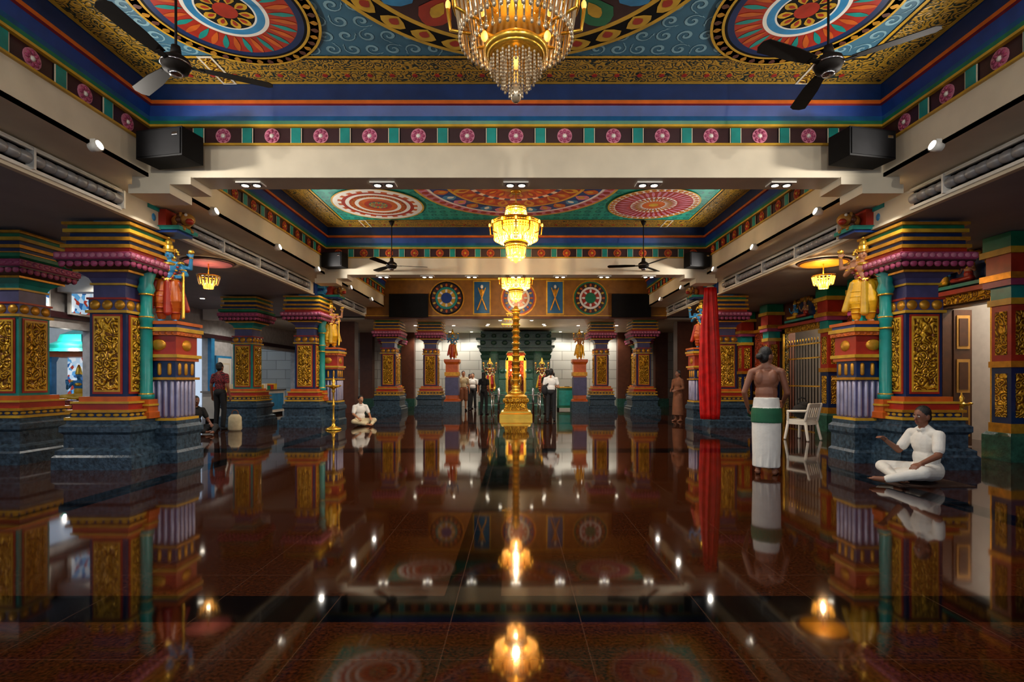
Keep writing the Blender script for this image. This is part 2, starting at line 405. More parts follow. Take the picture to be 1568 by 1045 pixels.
for k,(y0,y1) in enumerate(BAYS):
    b=MB(); b.box(-XB,XB,y0,y1,ZC,ZC+.05,CEIL1 if k==0 else CEIL2)
    scrolls(b,y0+.7,y1-.7,SCR1 if k==0 else SCR2,ZC-.004)
    i0,i1=.11,.70; z=ZC-.008
    def fr(a,c,mt,zz):
        X0,X1,Y0,Y1=-XB,XB,y0,y1
        o=[(X0+a,Y0+a,zz),(X1-a,Y0+a,zz),(X1-a,Y1-a,zz),(X0+a,Y1-a,zz)]; i=[(X0+c,Y0+c,zz),(X1-c,Y0+c,zz),(X1-c,Y1-c,zz),(X0+c,Y1-c,zz)]
        b.add(o+i,[(0,1,5,4),(1,2,6,5),(2,3,7,6),(3,0,4,7)],mt)
    fr(i0,i1,GRELF,z); fr(i0,i0+.05,YEL,z-.004); fr(i1-.04,i1,YEL,z-.004); fr(i1-.07,i1-.045,BLACK,z-.004); fr(i1-.3,i1-.28,YEL,z-.004)
    for s in (-1,1):
        for yy in (y0,y1):
            sy=1 if yy==y0 else -1
            b.box(s*3.75-.09,s*3.75+.09,min(yy+sy*i0,yy+sy*i1),max(yy+sy*i0,yy+sy*i1),z-.01,z-.005,CREAM)
            b.box(s*3.75-.06,s*3.75+.06,min(yy+sy*i0,yy+sy*i1)+.03,max(yy+sy*i0,yy+sy*i1)-.03,z-.014,z-.009,GREL)
    n=30
    for i in range(n):
        x=-4.3+8.6*(i+.5)/n
        for yy in (y0+.3,y1-.3): b.lathe(x,yy,[(.035,z-.008),(.035,z-.002)],RED,6,False)
    cy={0:4.2,1:10.3,2:16.6}[k]
    medal(b,0,cy,z-.01,M_CEN1 if k==0 else M_CEN2)
    for sx in (-1,1):
        for sy in (-1,1):
            medal(b,sx*3.05,cy+sy*1.28,z-.016,M_SIDE1 if k==0 else (M_L2 if sx<0 else M_R2))
    b.build('ceiling')

# header wall with rosettes
YH=19.4
b=MB(); b.box(-XV,XV,YH,YH+.3,3.58,5.25,BROWN)
OCH=paint('ochre_panel','#8e5c1a',.4)
b.box(-XV,XV,YH-.02,YH,3.66,5.2,OCH); b.box(-XV,XV,YH-.05,YH,3.56,3.66,BROWN); b.box(-XV,XV,YH-.05,YH-.01,3.66,3.69,YEL)
b.box(-XV,XV,YH-.05,YH-.01,5.0,5.05,YEL)
def wmed(b,x,z,r,yy,cols):
    M=Matrix(((1,0,0,x),(0,0,-1,yy),(0,1,0,z),(0,0,0,1)))
    h=.01; b.lathe(0,0,[(r,0),(r,h)],GOLD,32,False,M)
    fr=[.93,.85,.62,.5,.3]
    for i,f in enumerate(fr): b.lathe(0,0,[(r*f,h*(i+1)),(r*f,h*(i+2))],cols[i%len(cols)],32,False,M)
    for q in range(16):
        a=q*pi/8; b.ell((r*.73*math.cos(a),r*.73*math.sin(a),h*3.2),(r*.1,r*.07,.012),YEL if q%2 else ORANGE,Matrix.Rotation(a,3,'Z'),6,4,M)
    for q in range(8):
        a=q*pi/4; b.ell((r*.4*math.cos(a),r*.4*math.sin(a),h*5),(r*.12,r*.07,.015),WHITE,Matrix.Rotation(a,3,'Z'),6,4,M)
wmed(b,-2.57,4.33,.66,YH-.02,[BLACK,MAROON,TEAL,YEL,BLUE]); wmed(b,.1,4.33,.66,YH-.02,[RED,BLUE,WHITE,ORANGE,RED]); wmed(b,2.76,4.33,.66,YH-.02,[GREEN,MAROON,WHITE,RED,GREEN])
for x in (-1.26,1.45):
    b.box(x-.33,x+.33,YH-.04,YH-.02,3.72,4.98,YEL); b.box(x-.28,x+.28,YH-.06,YH-.04,3.77,4.93,CBLUE)
    for sx in (-1,1):
        b.cap((x-sx*.16,YH-.07,3.9),(x+sx*.13,YH-.07,4.7),.03,.02,GOLD)
    b.ell((x,YH-.07,4.55),(.08,.02,.12),GOLD); b.ell((x,YH-.07,4.75),(.05,.02,.07),WHITE)
b.build('wall_header')
box_obj('ceiling_sanctum',-12,8.5,YH+.3,26,3.58,3.65,CREAM)
box_obj('wall_back',-14,8.5,25.5,25.7,0,5.3,GRAN)
b=MB()
for x in (-9.5,-7.2,-5.2,5.2,7.0): b.box(x-.3,x+.3,25.1,25.5,0,3.58,BROWN); b.box(x-.34,x+.34,25.06,25.5,0,.4,GSTONE)
for s in (-1,1):
    b.box(s*6.9,s*6.3,20.4,20.9,0,3.58,BROWN); b.box(s*7.4,s*7.2,20.3,20.9,0,3.58,MAROON)
b.build('wall_pilaster')

def wallx(name,X0,X1,y0,y1,H,openings,mat,b=None):
    b=b or MB(); cur=y0
    for (a,c,zb,zt) in sorted(openings):
        b.box(X0,X1,cur,a,0,H,mat)
        if zb>0: b.box(X0,X1,a,c,0,zb,mat)
        b.box(X0,X1,a,c,zt,H,mat); cur=c
    b.box(X0,X1,cur,y1,0,H,mat); return b.build(name)
LW=paint('left_wall_paint','#b9b6b4',.5)
wallx('wall_left',-10.7,-10.5,2,25.5,5.36,[(9.3,12.9,0,2.5),(15.3,17.8,0,2.7),(21.2,24.8,0,2.6)],LW)
box_obj('wall_courtyard',-19,-18.8,2,27,0,4.5,WHITE)
b=MB(); b.box(-10.5,-10.4,2,25.5,2.72,2.86,MAROON)
for y in (9.2,13.0,15.2,17.9,21.1,24.9): b.box(-10.5,-10.38,y-.1,y+.1,0,2.72,LBLUE)
b.build('trim_10')
b=MB()
for y in (12.0,17.5): b.box(-10.4,-8.3,y-.15,y+.15,3.3,ZS,WHITE)
b.build('ceiling_beam')
for y in (13.7,18.7,19.9):
    b=MB(); b.box(.0,.06,-.5,.5,0,2.15,LBLUE); b.box(.06,.09,-.42,.42,.04,2.07,WHITE)
    for z in (.25,1.15): b.box(.09,.1,-.3,.3,z,z+.75,CREAM); b.box(.1,.105,-.24,.24,z+.06,z+.69,WHITE)
    b.ell((.13,.34,1.05),(.03,.03,.03),BGOLD); b.build('door_3',(-10.5,y,0))
for y in (17.0,19.3):
    b=MB(); b.box(-.35,.35,-.9,.9,.1,.9,WHITE); b.box(-.4,.4,-.95,.95,.9,.95,STEEL); b.box(-.3,.3,-.85,.85,0,.1,BLACK); b.box(.35,.36,-.8,.8,.2,.8,LBLUE)
    for i in range(6): b.box(-.2,.15,-.75+i*.26,-.6+i*.26,.95,1.08+.04*(i%3),(RED,YEL,CREAM,GREEN)[i%4])
    b.build('display_counter',(-9.3,y,0))

b=MB(); wallx('wall_right',8.3,8.5,-5,25.5,5.36,[(8.97,10.2,0,2.75),(13.8,15.9,0,2.85)],paint('right_wall_paint','#5c2e20',.45),b)
box_obj('wall_shrine_room',10.0,10.15,-5,25.5,0,3.7,WHITE)
box_obj('ceiling_shrine_room',8.5,10.15,-5,25.5,3.6,3.7,CREAM)

# ------------------------------------------------------------ human / statue builder
def P_e(c,r,mat,R=None): return ('e',Vector(c),r,R,mat)
def P_c(a,b,ra,rb,mat): return ('c',Vector(a),Vector(b),ra,rb,mat)
def P_l(secs,mat): return ('l',secs,mat)
def sdf(p,P):
    if p[0]=='e':
        q=P-np.array(p[1]); 
        if p[3] is not None: q=q@np.array(p[3])
        r=np.array(p[2]); k0=np.linalg.norm(q/r,axis=1); k1=np.linalg.norm(q/(r*r),axis=1)+1e-9
        return k0*(k0-1)/k1
    if p[0]=='c':
        a=np.array(p[1]);ba=np.array(p[2])-a; pa=P-a; h=np.clip(pa@ba/max(ba@ba,1e-9),0,1)
        return np.linalg.norm(pa-h[:,None]*ba,axis=1)-(p[3]+(p[4]-p[3])*h)
    s=p[1]; zs=[q[2] for q in s]; z=np.clip(P[:,2],zs[0],zs[-1])
    I=lambda i: np.interp(z,zs,[q[i] for q in s])
    rx,ry=I(3),I(4); k=np.sqrt(((P[:,0]-I(0))/rx)**2+((P[:,1]-I(1))/ry)**2)
    dz=np.abs(P[:,2]-z); d=(k-1)*np.minimum(rx,ry); return np.where(dz>0,np.sqrt(dz**2+np.maximum(d,0)**2),np.abs(d))
def prim_to_mb(b,p,mat,seg=14):
    if p[0]=='e': b.ell(p[1],p[2],mat,p[3],seg,10)
    elif p[0]=='c': b.cap(p[1],p[2],p[3],p[4],mat,seg,None,4)
    else:
        vs=[];n=28;s=p[1]
        for (cx,cy,z,rx,ry) in s:
            for i in range(n):
                a=2*pi*i/n
                vs.append((cx+rx*math.cos(a),cy+ry*math.sin(a),z))
        fs=[(j*n+i,j*n+(i+1)%n,(j+1)*n+(i+1)%n,(j+1)*n+i) for j in range(len(s)-1) for i in range(n)]
        fs.append(tuple(range(n-1,-1,-1))); fs.append(tuple((len(s)-1)*n+i for i in range(n)))
        b.add(vs,fs,mat,True)
def body(name,prims,extras,voxel):
    t=MB()
    for p in prims: prim_to_mb(t,p,None)
    t.mats=[SKIN]
    ob=t.build('tmp'); r=ob.modifiers.new('r','REMESH'); r.mode='VOXEL'; r.voxel_size=voxel
    s=ob.modifiers.new('s','SMOOTH'); s.factor=.5; s.iterations=2
    dg=bpy.context.evaluated_depsgraph_get(); me=bpy.data.meshes.new_from_object(ob.evaluated_get(dg))
    nv=len(me.vertices); co=np.empty(nv*3); me.vertices.foreach_get('co',co); co=co.reshape(-1,3)
    fs=[tuple(p.vertices) for p in me.polygons]
    cen=np.array([co[list(f)].mean(axis=0) for f in fs])
    D=np.stack([sdf(p,cen) for p in prims]); best=D.argmin(axis=0)
    out=MB(); out.v=[tuple(c) for c in co]; out.f=[list(f) for f in fs]; out.m=[out.mi(prims[i][-1]) for i in best]; out.sm=[True]*len(fs)
    bpy.data.objects.remove(ob); bpy.data.meshes.remove(me)
    for p in extras: prim_to_mb(out,p,p[-1],8)
    return out.mesh(name)
def hand(W,d,side,nrm,mat,curl=.5,s=1.0):
    W=Vector(W);d=Vector(d).normalized();side=Vector(side);side=(side-d*side.dot(d)).normalized()
    n=d.cross(side).normalized()
    if n.dot(Vector(nrm))<0: n=-n
    out=[]
    offs=(.032,.011,-.010,-.030); Ls=(.07,.078,.072,.056)
    for o,L in zip(offs,Ls):
        K=W+d*.085*s+side*o*s
        out.append(P_c(W+d*.015*s+side*o*.5*s,K,.015*s,.0125*s,mat))
        d1=(d*math.cos(curl*.6)+n*math.sin(curl*.6)); d2=(d*math.cos(curl*1.5)+n*math.sin(curl*1.5))
        A=K+d1*L*.5*s; B=A+d2*L*.5*s
        out+= [P_c(K,A,.0098*s,.009*s,mat),P_c(A,B,.009*s,.0075*s,mat)]
    T=W+d*.025*s+side*.022*s; T2=T+(d*.55+side*.75+n*.25).normalized()*.04*s; T3=T2+(d*.9+side*.25+n*.3).normalized()*.032*s
    out+= [P_c(T,T2,.014*s,.0105*s,mat),P_c(T2,T3,.0105*s,.0085*s,mat)]
    return out
def head(skin,hair,c=(0,0,1.585),turn=0,pitch=0,hairkind='short'):
    R=Matrix.Rotation(turn,3,'Z')@Matrix.Rotation(pitch,3,'X'); C=Vector(c)
    def T(p): return C+R@Vector(p)
    pr=[P_e(T((0,0,.015)),(.074,.092,.105),skin,R),P_e(T((0,-.022,-.05)),(.054,.066,.066),skin,R),
        P_c(T((0,-.088,.015)),T((0,-.106,-.018)),.009,.015,skin),P_e(T((.076,.008,-.005)),(.012,.024,.034),skin,R),P_e(T((-.076,.008,-.005)),(.012,.024,.034),skin,R),
        P_e(T((0,.02,.045)),(.083,.092,.096),hair,R),P_e(T((0,.045,-.005)),(.074,.062,.085),hair,R)]
    if hairkind=='long': pr+=[P_c(T((0,.06,-.02)),T((0,.09,-.24)),.06,.045,hair)]
    if hairkind=='bun': pr+=[P_e(T((0,.125,.0)),(.045,.04,.045),hair,R)]
    ex=[]
    for s in (-1,1):
        ex+=[P_e(T((s*.03,-.081,.012)),(.014,.008,.008),EYEW,R),P_e(T((s*.03,-.087,.012)),(.006,.005,.006),HAIR,R),P_c(T((s*.016,-.088,.034)),T((s*.046,-.08,.034)),.004,.003,HAIR)]
    ex.append(P_e(T((0,-.086,-.052)),(.024,.009,.008),LIP,R))
    return pr,ex
def person(name,skin=SKIN,hair=HAIR,top=CLW,bottom=CLK,kind='pants',arms=None,sleeve='short',hairkind='short',turn=0,voxel=.013,shoe=None,stride=.0,sash=None,bag=False):
    pr,ex=head(skin,hair,turn=turn,hairkind=hairkind)
    pr+=[P_c((0,.012,1.43),(0,.0,1.53),.056,.05,skin),
         P_e((0,0,1.27),(.158,.105,.17),top),P_e((0,0,1.09),(.14,.102,.15),top),P_e((0,.01,.955),(.158,.118,.11),bottom),
         P_c((-.15,.0,1.385),(.15,.0,1.385),.054,.054,top)]
    for s in (-1,1): pr.append(P_c((s*.13,.005,1.39),(s*.03,.015,1.455),.045,.045,top))
    if top is skin:
        for s in (-1,1): pr.append(P_e((s*.075,.062,1.30),(.062,.05,.10),skin))
    arms=arms or [((-.235,.03,1.11),(-.255,-.03,.87)),((.235,.03,1.11),(.255,-.03,.87))]
    for s,(E,W) in zip((-1,1),arms):
        S=Vector((s*.18,0,1.375));E=Vector(E);W=Vector(W)
        pr.append(P_c(S,E,.05,.038,skin)); pr.append(P_c(E,W,.039,.025,skin))
        if sleeve!='none': pr.append(P_c(S,S.lerp(E,.6),.06,.056,top))
        if sleeve=='long': pr+=[P_c(S,E,.057,.047,top),P_c(E,E.lerp(W,.9),.047,.036,top)]
        d=(W-E).normalized(); sd=Vector((0,-1,0)) if abs(d.y)<.7 else Vector((-s*.3,0,1))
        pr+=hand(W,d,sd,(-s,0,0),skin,.6)
    for s in (-1,1):
        fy=s*stride
        H=(s*.085,0,.90);K=(s*.10,-.015+fy*.4,.49);A=(s*.10,.025+fy,.075)
        lm=bottom if kind=='pants' else skin
        pr+=[P_c(H,K,.088,.062,lm),P_c(K,A,.058,.042 if kind=='pants' else .034,lm)]
        if kind=='pants': pr.append(P_c(K,(A[0],A[1],.11),.064,.056,lm))
        fm=shoe or skin
        pr+=[P_c((A[0],A[1]+.03,.035),(A[0]*1.15,A[1]-.13,.028),.036,.03,fm),P_c(A,(A[0],A[1]-.06,.05),.035,.03,fm)]
        if not shoe:
            for t in range(5): pr.append(P_c((A[0]*1.15+(t-2)*.014,A[1]-.14,.016),(A[0]*1.15+(t-2)*.016,A[1]-.175+abs(t-1.5+s*0)*.006,.014),.011,.010,skin))
    if kind=='dhoti':
        pr.append(P_l([(0,0,.10,.165,.145),(0,0,.3,.175,.15),(0,0,.6,.18,.15),(0,.005,.85,.178,.14),(0,.005,1.03,.155,.12)],bottom))
        for q in range(12):
            a=2*pi*q/12+.2; pr.append(P_c((.150*math.cos(a),.130*math.sin(a),.12),(.150*math.cos(a+.12),.12*math.sin(a+.12),.85),.026,.02,bottom))
    if kind=='skirt': pr.append(P_l([(0,0,.22,.20,.17),(0,0,.6,.185,.16),(0,.005,.9,.165,.13),(0,.0,1.04,.145,.11)],bottom))
    if kind=='shorts': pr+=[P_c((s*.085,0,.9),(s*.1,-.01,.5),.105,.095,bottom) for s in (-1,1)]
    if bag: pr+=[P_e((.20,.10,1.02),(.10,.09,.17),CLK),P_c((-.12,.02,1.44),(.2,.1,1.1),.022,.022,CLK)]
    if sash: pr.append(P_l([(0,.003,.70,.192,.158),(0,.003,.82,.190,.154),(0,.003,.89,.182,.147)],sash))
    return body(name,pr,ex,voxel)
def seated(name,skin=SKIN,hair=HAIR,top=CLW,bottom=CLW,hairkind='short',voxel=.013,raise_hand=True,turn=0,pitch=.1):
    pr,ex=head(skin,hair,c=(0,-.06,.80),turn=turn,pitch=pitch,hairkind=hairkind)
    pr+=[P_c((0,-.03,.64),(0,-.055,.74),.056,.05,skin),P_e((0,-.02,.48),(.165,.115,.17),top),P_e((0,0,.30),(.16,.125,.15),top),
         P_e((0,.02,.15),(.185,.15,.145),bottom),P_c((-.155,-.025,.595),(.155,-.025,.595),.056,.056,top)]
    for s in (-1,1): pr+=[P_c((s*.13,-.025,.6),(s*.03,-.025,.665),.045,.045,top),P_c((s*.05,-.01,.675),(s*.02,-.095,.64),.02,.018,top)]
    if raise_hand: arms=[((-.25,-.14,.36),(-.2,-.38,.50)),((.27,-.12,.36),(.26,-.34,.27))]
    else: arms=[((-.25,-.1,.36),(-.2,-.33,.26)),((.25,-.1,.36),(.2,-.33,.26))]
    for s,(E,W) in zip((-1,1),arms):
        S=Vector((s*.185,-.02,.585));E=Vector(E);W=Vector(W)
        pr+=[P_c(S,E,.05,.04,skin),P_c(E,W,.04,.026,skin),P_c(S,S.lerp(E,.72),.064,.062,top)]
        pr+=hand(W,(W-E).normalized(),(-s,0,.3),(0,-.3,-1),skin,.7)
    pr+=[P_c((-.11,0,.13),(-.33,-.30,.15),.098,.075,bottom),P_c((-.33,-.30,.15),(-.02,-.42,.075),.07,.05,bottom),
         P_c((.11,0,.13),(.31,-.36,.17),.098,.075,bottom),P_c((.31,-.36,.17),(.10,-.62,.07),.07,.048,bottom)]
    pr.append(P_e((0,-.2,.10),(.24,.2,.075),bottom))
    for (A,B) in (((-.02,-.42,.06),(.14,-.45,.045)),((.10,-.62,.06),(.0,-.72,.06))):
        pr+=[P_c(A,B,.036,.03,skin)]
        A=Vector(A);B=Vector(B);d=(B-A).normalized(); sd=Vector((0,0,1)).cross(d)
        for t in range(5): pr.append(P_c(B+sd*(t-2)*.013+d*.01,B+sd*(t-2)*.015+d*.045,.011,.009,skin))
    return body(name,pr,ex,voxel)
def deity(name,skin,cloth,cloth2,orn=BGOLD,voxel=.011,club=False,garland=RED):
    pr,ex=head(skin,HAIR)
    pr+=[P_c((0,.012,1.43),(0,0,1.53),.056,.05,skin),P_e((0,0,1.27),(.175,.115,.165),skin),P_e((0,0,1.09),(.13,.10,.15),skin),
         P_e((0,.01,.95),(.18,.14,.12),cloth),P_c((-.17,0,1.385),(.17,0,1.385),.06,.06,skin)]
    pr+=[P_l([(0,0,1.64,.105,.115),(0,0,1.67,.115,.12),(0,0,1.70,.09,.095),(0,0,1.80,.09,.09),(0,0,1.82,.07,.07),(0,0,1.9,.06,.06),(0,0,1.97,.02,.02)],orn),P_e((0,0,1.99),(.03,.03,.035),orn)]
    for i in range(9):
        a=pi*i/8; pr.append(P_e((.155*math.cos(a),.05,1.62+.155*math.sin(a)),(.03,.02,.03),orn))
    for s in (-1,1):
        pr+=[P_e((s*.1,.01,1.53),(.028,.022,.04),orn),P_e((s*.2,0,1.41),(.065,.06,.04),orn)]
        S=(s*.18,0,1.375);E=(s*.29,-.03,1.13);W=(s*.20,-.22,1.24 if s<0 else 1.08)
        pr+=[P_c(S,E,.056,.046,skin),P_c(E,W,.046,.034,skin),P_e(Vector(S).lerp(Vector(E),.55),(.066,.064,.025),orn),P_e(W,(.046,.046,.02),orn)]
        pr+=hand(W,(0,-.25,.97) if s<0 else (0,-.6,-.5),(-s,0,0),(0,-1,0),skin,.35,1.25)
        E2=(s*.35,.05,1.30);W2=(s*.37,.0,1.55); S2=(s*.16,.04,1.36)
        pr+=[P_c(S2,E2,.05,.042,skin),P_c(E2,W2,.042,.03,skin),P_e(W2,(.04,.04,.02),orn)]+hand(W2,(0,0,1),(-s,0,0),(0,-1,0),skin,.3,1.15)
        pr+=[P_e((s*.37,-.01,1.70),(.06,.025,.06),orn)]
        k=.0 if s<0 else -.06
        pr+=[P_c((s*.09,0,.92),(s*.13,-.04+k,.50),.12,.10,cloth),P_c((s*.13,-.04+k,.50),(s*.11,.02,.14),.098,.078,cloth),P_c((s*.1,.02,.12),(s*.1,.02,.06),.042,.04,skin),
             P_c((s*.1,.04,.04),(s*.13,-.13,.03),.038,.032,skin),P_e((s*.1,.02,.10),(.055,.05,.022),orn)]
        for z in (.22,.33,.44,.6,.72): pr.append(P_e((s*.12,-.03,z),(.108 if z<.5 else .126,.104 if z<.5 else .118,.012),cloth2))
        pr.append(P_c((s*.19,-.06,.93),(s*.30,-.02,.30),.04,.06,cloth2))
    pr+=[P_c((0,-.12,.92),(0,-.14,.22),.05,.075,cloth2),P_e((0,.0,1.0),(.175,.135,.035),orn),P_e((0,-.13,.99),(.05,.03,.05),orn),P_e((0,-.07,1.36),(.12,.065,.05),orn),P_e((0,-.1,1.22),(.04,.025,.04),orn)]
    for i in range(18):
        t=i/17*2-1; pr.append(P_e((t*.18,-.105-.03*(1-t*t),1.38-.42*(1-t*t)),(.03,.03,.03),orn if i%2 else garland))
    pr+=[P_c((.26,-.2,1.15),(.26,-.2,.1),.022,.03,orn)] if not club else [P_c((.26,-.18,1.0),(.26,-.18,.3),.03,.03,orn),P_e((.26,-.18,.2),(.08,.08,.12),orn)]
    return body(name,pr,ex,voxel)
def seated_deity(name,skin,cloth):
    pr,ex=head(skin,HAIR,c=(0,-.03,.80))
    pr+=[P_c((0,0,.64),(0,-.02,.74),.056,.05,skin),P_e((0,0,.48),(.16,.11,.17),skin),P_e((0,0,.30),(.15,.12,.15),cloth),P_e((0,.02,.14),(.2,.15,.14),cloth),P_c((-.155,0,.595),(.155,0,.595),.056,.056,skin),
         P_l([(0,-.03,.85,.1,.1),(0,-.03,.93,.085,.09),(0,-.03,1.05,.06,.06),(0,-.03,1.16,.02,.02)],BGOLD),P_e((0,-.09,.52),(.1,.05,.05),BGOLD)]
    for s in (-1,1):
        pr+=[P_c((s*.18,0,.58),(s*.3,-.05,.38),.05,.04,skin),P_c((s*.3,-.05,.38),(s*.24,-.2,.5),.04,.03,skin)]+hand((s*.24,-.2,.5),(0,-.1,1),(-s,0,0),(0,-1,0),skin,.3,1.2)
        pr+=[P_c((s*.11,-.02,.13),(s*.36,-.24,.12),.1,.08,cloth),P_c((s*.36,-.24,.12),(-s*.02,-.32,.08),.075,.05,cloth),P_e((s*.19,0,.62),(.06,.06,.04),BGOLD)]
    return body(name,pr,ex,.016)

# ------------------------------------------------------------ columns
def rowpet(b,cx,cy,hw,z,r,n,mat,M=None):
    for sx,sy in ((1,0),(-1,0),(0,1),(0,-1)):
        for i in range(n):
            t=(-1+2*(i+.5)/n)*hw
            c=(cx+sx*hw+(t if sy else 0),cy+sy*hw+(t if sx else 0),z)
            b.ell(c,(r[0] if sy else r[1],r[1] if sy else r[0],r[2]),mat,None,8,6)
GOLDB=paint('antique_gold_paint','#b8863a',.4,metal=.2)
def column(sg,tall=True,statue=True,var=0):
    b=MB()
    b.sq(0,0,[(.58,0),(.58,.18),(.55,.21),(.55,.27),(.48,.31),(.48,.50),(.52,.54),(.52,.62),(.46,.66),(.46,.71)],STONE)
    for r,z0,z1,mt in ((.48,.71,.75,YEL),(.43,.75,.82,DBLUE),(.47,.82,.86,GOLD),(.41,.86,.95,RED),(.43,.95,.98,YEL),(.36,.98,1.05,ORANGE)):
        b.sq(0,0,[(r,z0),(r,z1)],mt)
    rowpet(b,0,0,.43,.785,(.05,.02,.025),7,YEL)
    b.sq(0,0,[(.27,1.05),(.27,2.32)],DBLUE if var==0 else TEAL)
    for sx,sy in ((1,0),(-1,0),(0,1),(0,-1)):
        for off,hw,z0,z1,mt in ((.285,.22,1.09,2.28,RED),(.297,.195,1.12,2.25,YEL),(.303,.17,1.15,2.22,GREL)):
            if sx: b.box(sx*.26,sx*off,-hw,hw,z0,z1,mt)
            else: b.box(-hw,hw,sy*.26,sy*off,z0,z1,mt)
        for z,rr in ((1.35,.08),(1.62,.1),(1.92,.09),(2.1,.06),(1.5,.05),(1.78,.06)):
            b.ell((sx*.303,sy*.303,z),((.022 if sx else rr),(.022 if sy else rr),rr*1.2),GREL,None,10,6)
        for i in range(6):
            z=1.22+i*.18
            for q in (-1,1):
                b.ell((sx*.303+(q*.12 if sy else 0),sy*.303+(q*.12 if sx else 0),z),((.015 if sx else .03),(.015 if sy else .03),.06),GREL,None,6,6)
    b.sq(0,0,[(.31,2.30),(.31,2.34)],YEL); b.sq(0,0,[(.28,2.34),(.28,2.52)],PURP)
    rowpet(b,0,0,.28,2.42,(.085,.035,.075),3,GOLD); b.sq(0,0,[(.30,2.50),(.30,2.53)],RED)
    b.sq(0,0,[(.24,2.53),(.24,2.72)],PURP); b.sq(0,0,[(.27,2.72),(.27,2.75)],YEL)
    b.sq(0,0,[(.25,2.75),(.28,2.82),(.38,2.90)],PURP if var==0 else TEAL); b.sq(0,0,[(.41,2.89),(.41,2.92)],GOLD)
    b.sq(0,0,[(.40,2.92),(.50,2.97),(.54,3.02),(.54,3.04)],MAROON); b.sq(0,0,[(.53,3.04),(.56,3.06),(.56,3.14),(.52,3.16)],PINK)
    rowpet(b,0,0,.525,2.99,(.058,.02,.05),9,PINK); rowpet(b,0,0,.56,3.10,(.048,.012,.035),11,ROSE if var==0 else PINK)
    if var: b.sq(0,0,[(.48,3.15),(.54,3.19),(.54,3.24),(.48,3.27)],GREEN)
    for r,z0,z1,mt in ((.47,3.15,3.22,RED),(.51,3.22,3.27,GOLD),(.46,3.27,3.33,DBLUE),(.50,3.33,3.38,GOLD),(.43,3.38,3.45,DBLUE),(.49,3.45,3.50,YEL),(.45,3.50,3.56,GREEN),(.50,3.56,3.6,GOLD)):
        if not(var and z0<3.2): b.sq(0,0,[(r,z0),(r,z1)],mt)
    if tall:
        b.sq(0,0,[(.30,3.6),(.30,4.0)],BLUE)
        for sx,sy in ((1,0),(-1,0),(0,1),(0,-1)):
            for i,(o,z0,z1,mt) in enumerate(((.36,3.6,3.68,LBLUE),(.44,3.7,3.78,LBLUE),(.40,3.78,3.84,BLUE),(.48,3.86,3.93,LBLUE),(.52,3.93,3.99,TEAL))):
                if sx: b.box(sx*.2,sx*o,-.14,.14,z0,z1,mt)
                else: b.box(-.14,.14,sy*.2,sy*o,z0,z1,mt)
            b.ell((sx*.45,sy*.45,3.82),(.07,.07,.09),LBLUE,None,10,8)
    if statue:
        px,py=sg*.37,0.02
        b.sq(px,py,[(.15,.71),(.15,.8),(.12,.82),(.12,1.0)],ORANGE); b.sq(px,py,[(.14,.9),(.14,.93)],YEL)
        b.lathe(px,py,[(.11,1.0),(.11,1.06),(.085,1.1),(.082,2.2),(.10,2.24),(.10,2.3),(.08,2.34),(.08,2.6),(.12,2.7),(.09,2.8),(.13,2.95),(.13,3.0)],TEAL,14)
        for z in (1.08,2.1,2.27,2.62,2.72): b.ring((px,py,z),.09,.016,BGOLD,14,6)
        qx,qy=sg*.50,.38
        b.sq(qx,qy,[(.34,0),(.34,.16),(.31,.2),(.31,.42),(.34,.47),(.34,.55),(.30,.6),(.30,.66)],STONE)
        b.sq(qx,qy,[(.29,.66),(.29,.70)],YEL); b.sq(qx,qy,[(.25,.70),(.25,1.3)],PURP)
        for sx,sy in ((1,0),(-1,0),(0,1),(0,-1)):
            for i in range(5):
                t=-.2+.1*i; b.cap((qx+sx*.25+(t if sy else 0),qy+sy*.25+(t if sx else 0),.74),(qx+sx*.25+(t if sy else 0),qy+sy*.25+(t if sx else 0),1.26),.032,.032,SILV,8)
            for i in range(3):
                t=-.16+.16*i; b.cap((qx+sx*.25+(t if sy else 0),qy+sy*.25+(t if sx else 0),1.40),(qx+sx*.25+(t if sy else 0),qy+sy*.25+(t if sx else 0),1.54),.03,.03,GOLD,8)
            b.ell((qx+sx*.27,qy+sy*.27,1.85),(.03 if sx else .12,.03 if sy else .12,.09),GOLD,None,12,8)
        for r,z0,z1,mt in ((.30,1.30,1.34,GOLD),(.25,1.34,1.6,DBLUE),(.29,1.6,1.65,ORANGE),(.32,1.65,1.70,YEL),(.27,1.70,2.0,RED),(.32,2.0,2.06,ORANGE),(.34,2.06,2.12,YEL),(.30,2.12,2.17,BLUE),(.33,2.17,2.22,ORANGE)):
            b.sq(qx,qy,[(r,z0),(r,z1)],mt)
        rowpet(b,qx,qy,.30,2.03,(.04,.03,.035),6,ORANGE)
        b.box(sg*.28,sg*.62,.1,.5,3.68,3.98,RED); b.box(sg*.3,sg*.84,.08,.56,3.66,3.72,TEAL); b.box(sg*.34,sg*.78,.12,.52,3.62,3.66,BLUE)
        YB=GOLDB
        c=Vector((sg*.74,.3,3.83))
        b.ell(c,(.15,.14,.12),YB); b.ell(c+Vector((sg*.13,-.06,.02)),(.11,.11,.10),YB); b.ell(c+Vector((sg*.2,-.12,-.03)),(.06,.06,.05),RED)
        for s in (-1,1):
            b.ell(c+Vector((sg*.16,-.1+s*.05,.07)),(.025,.025,.025),WHITE,None,8,6); b.ell(c+Vector((sg*.06,-.02+s*.1,.08)),(.03,.03,.05),YB,None,8,6)
            b.cap(c+Vector((0,s*.1,-.04)),c+Vector((sg*.1,s*.1,-.13)),.04,.03,YB,8)
        for q in range(8):
            a=q*pi/4; b.ell(c+Vector((sg*.04,.12*math.cos(a)-.02,.1*math.sin(a))),(.05,.05,.05),BROWN,None,8,6)
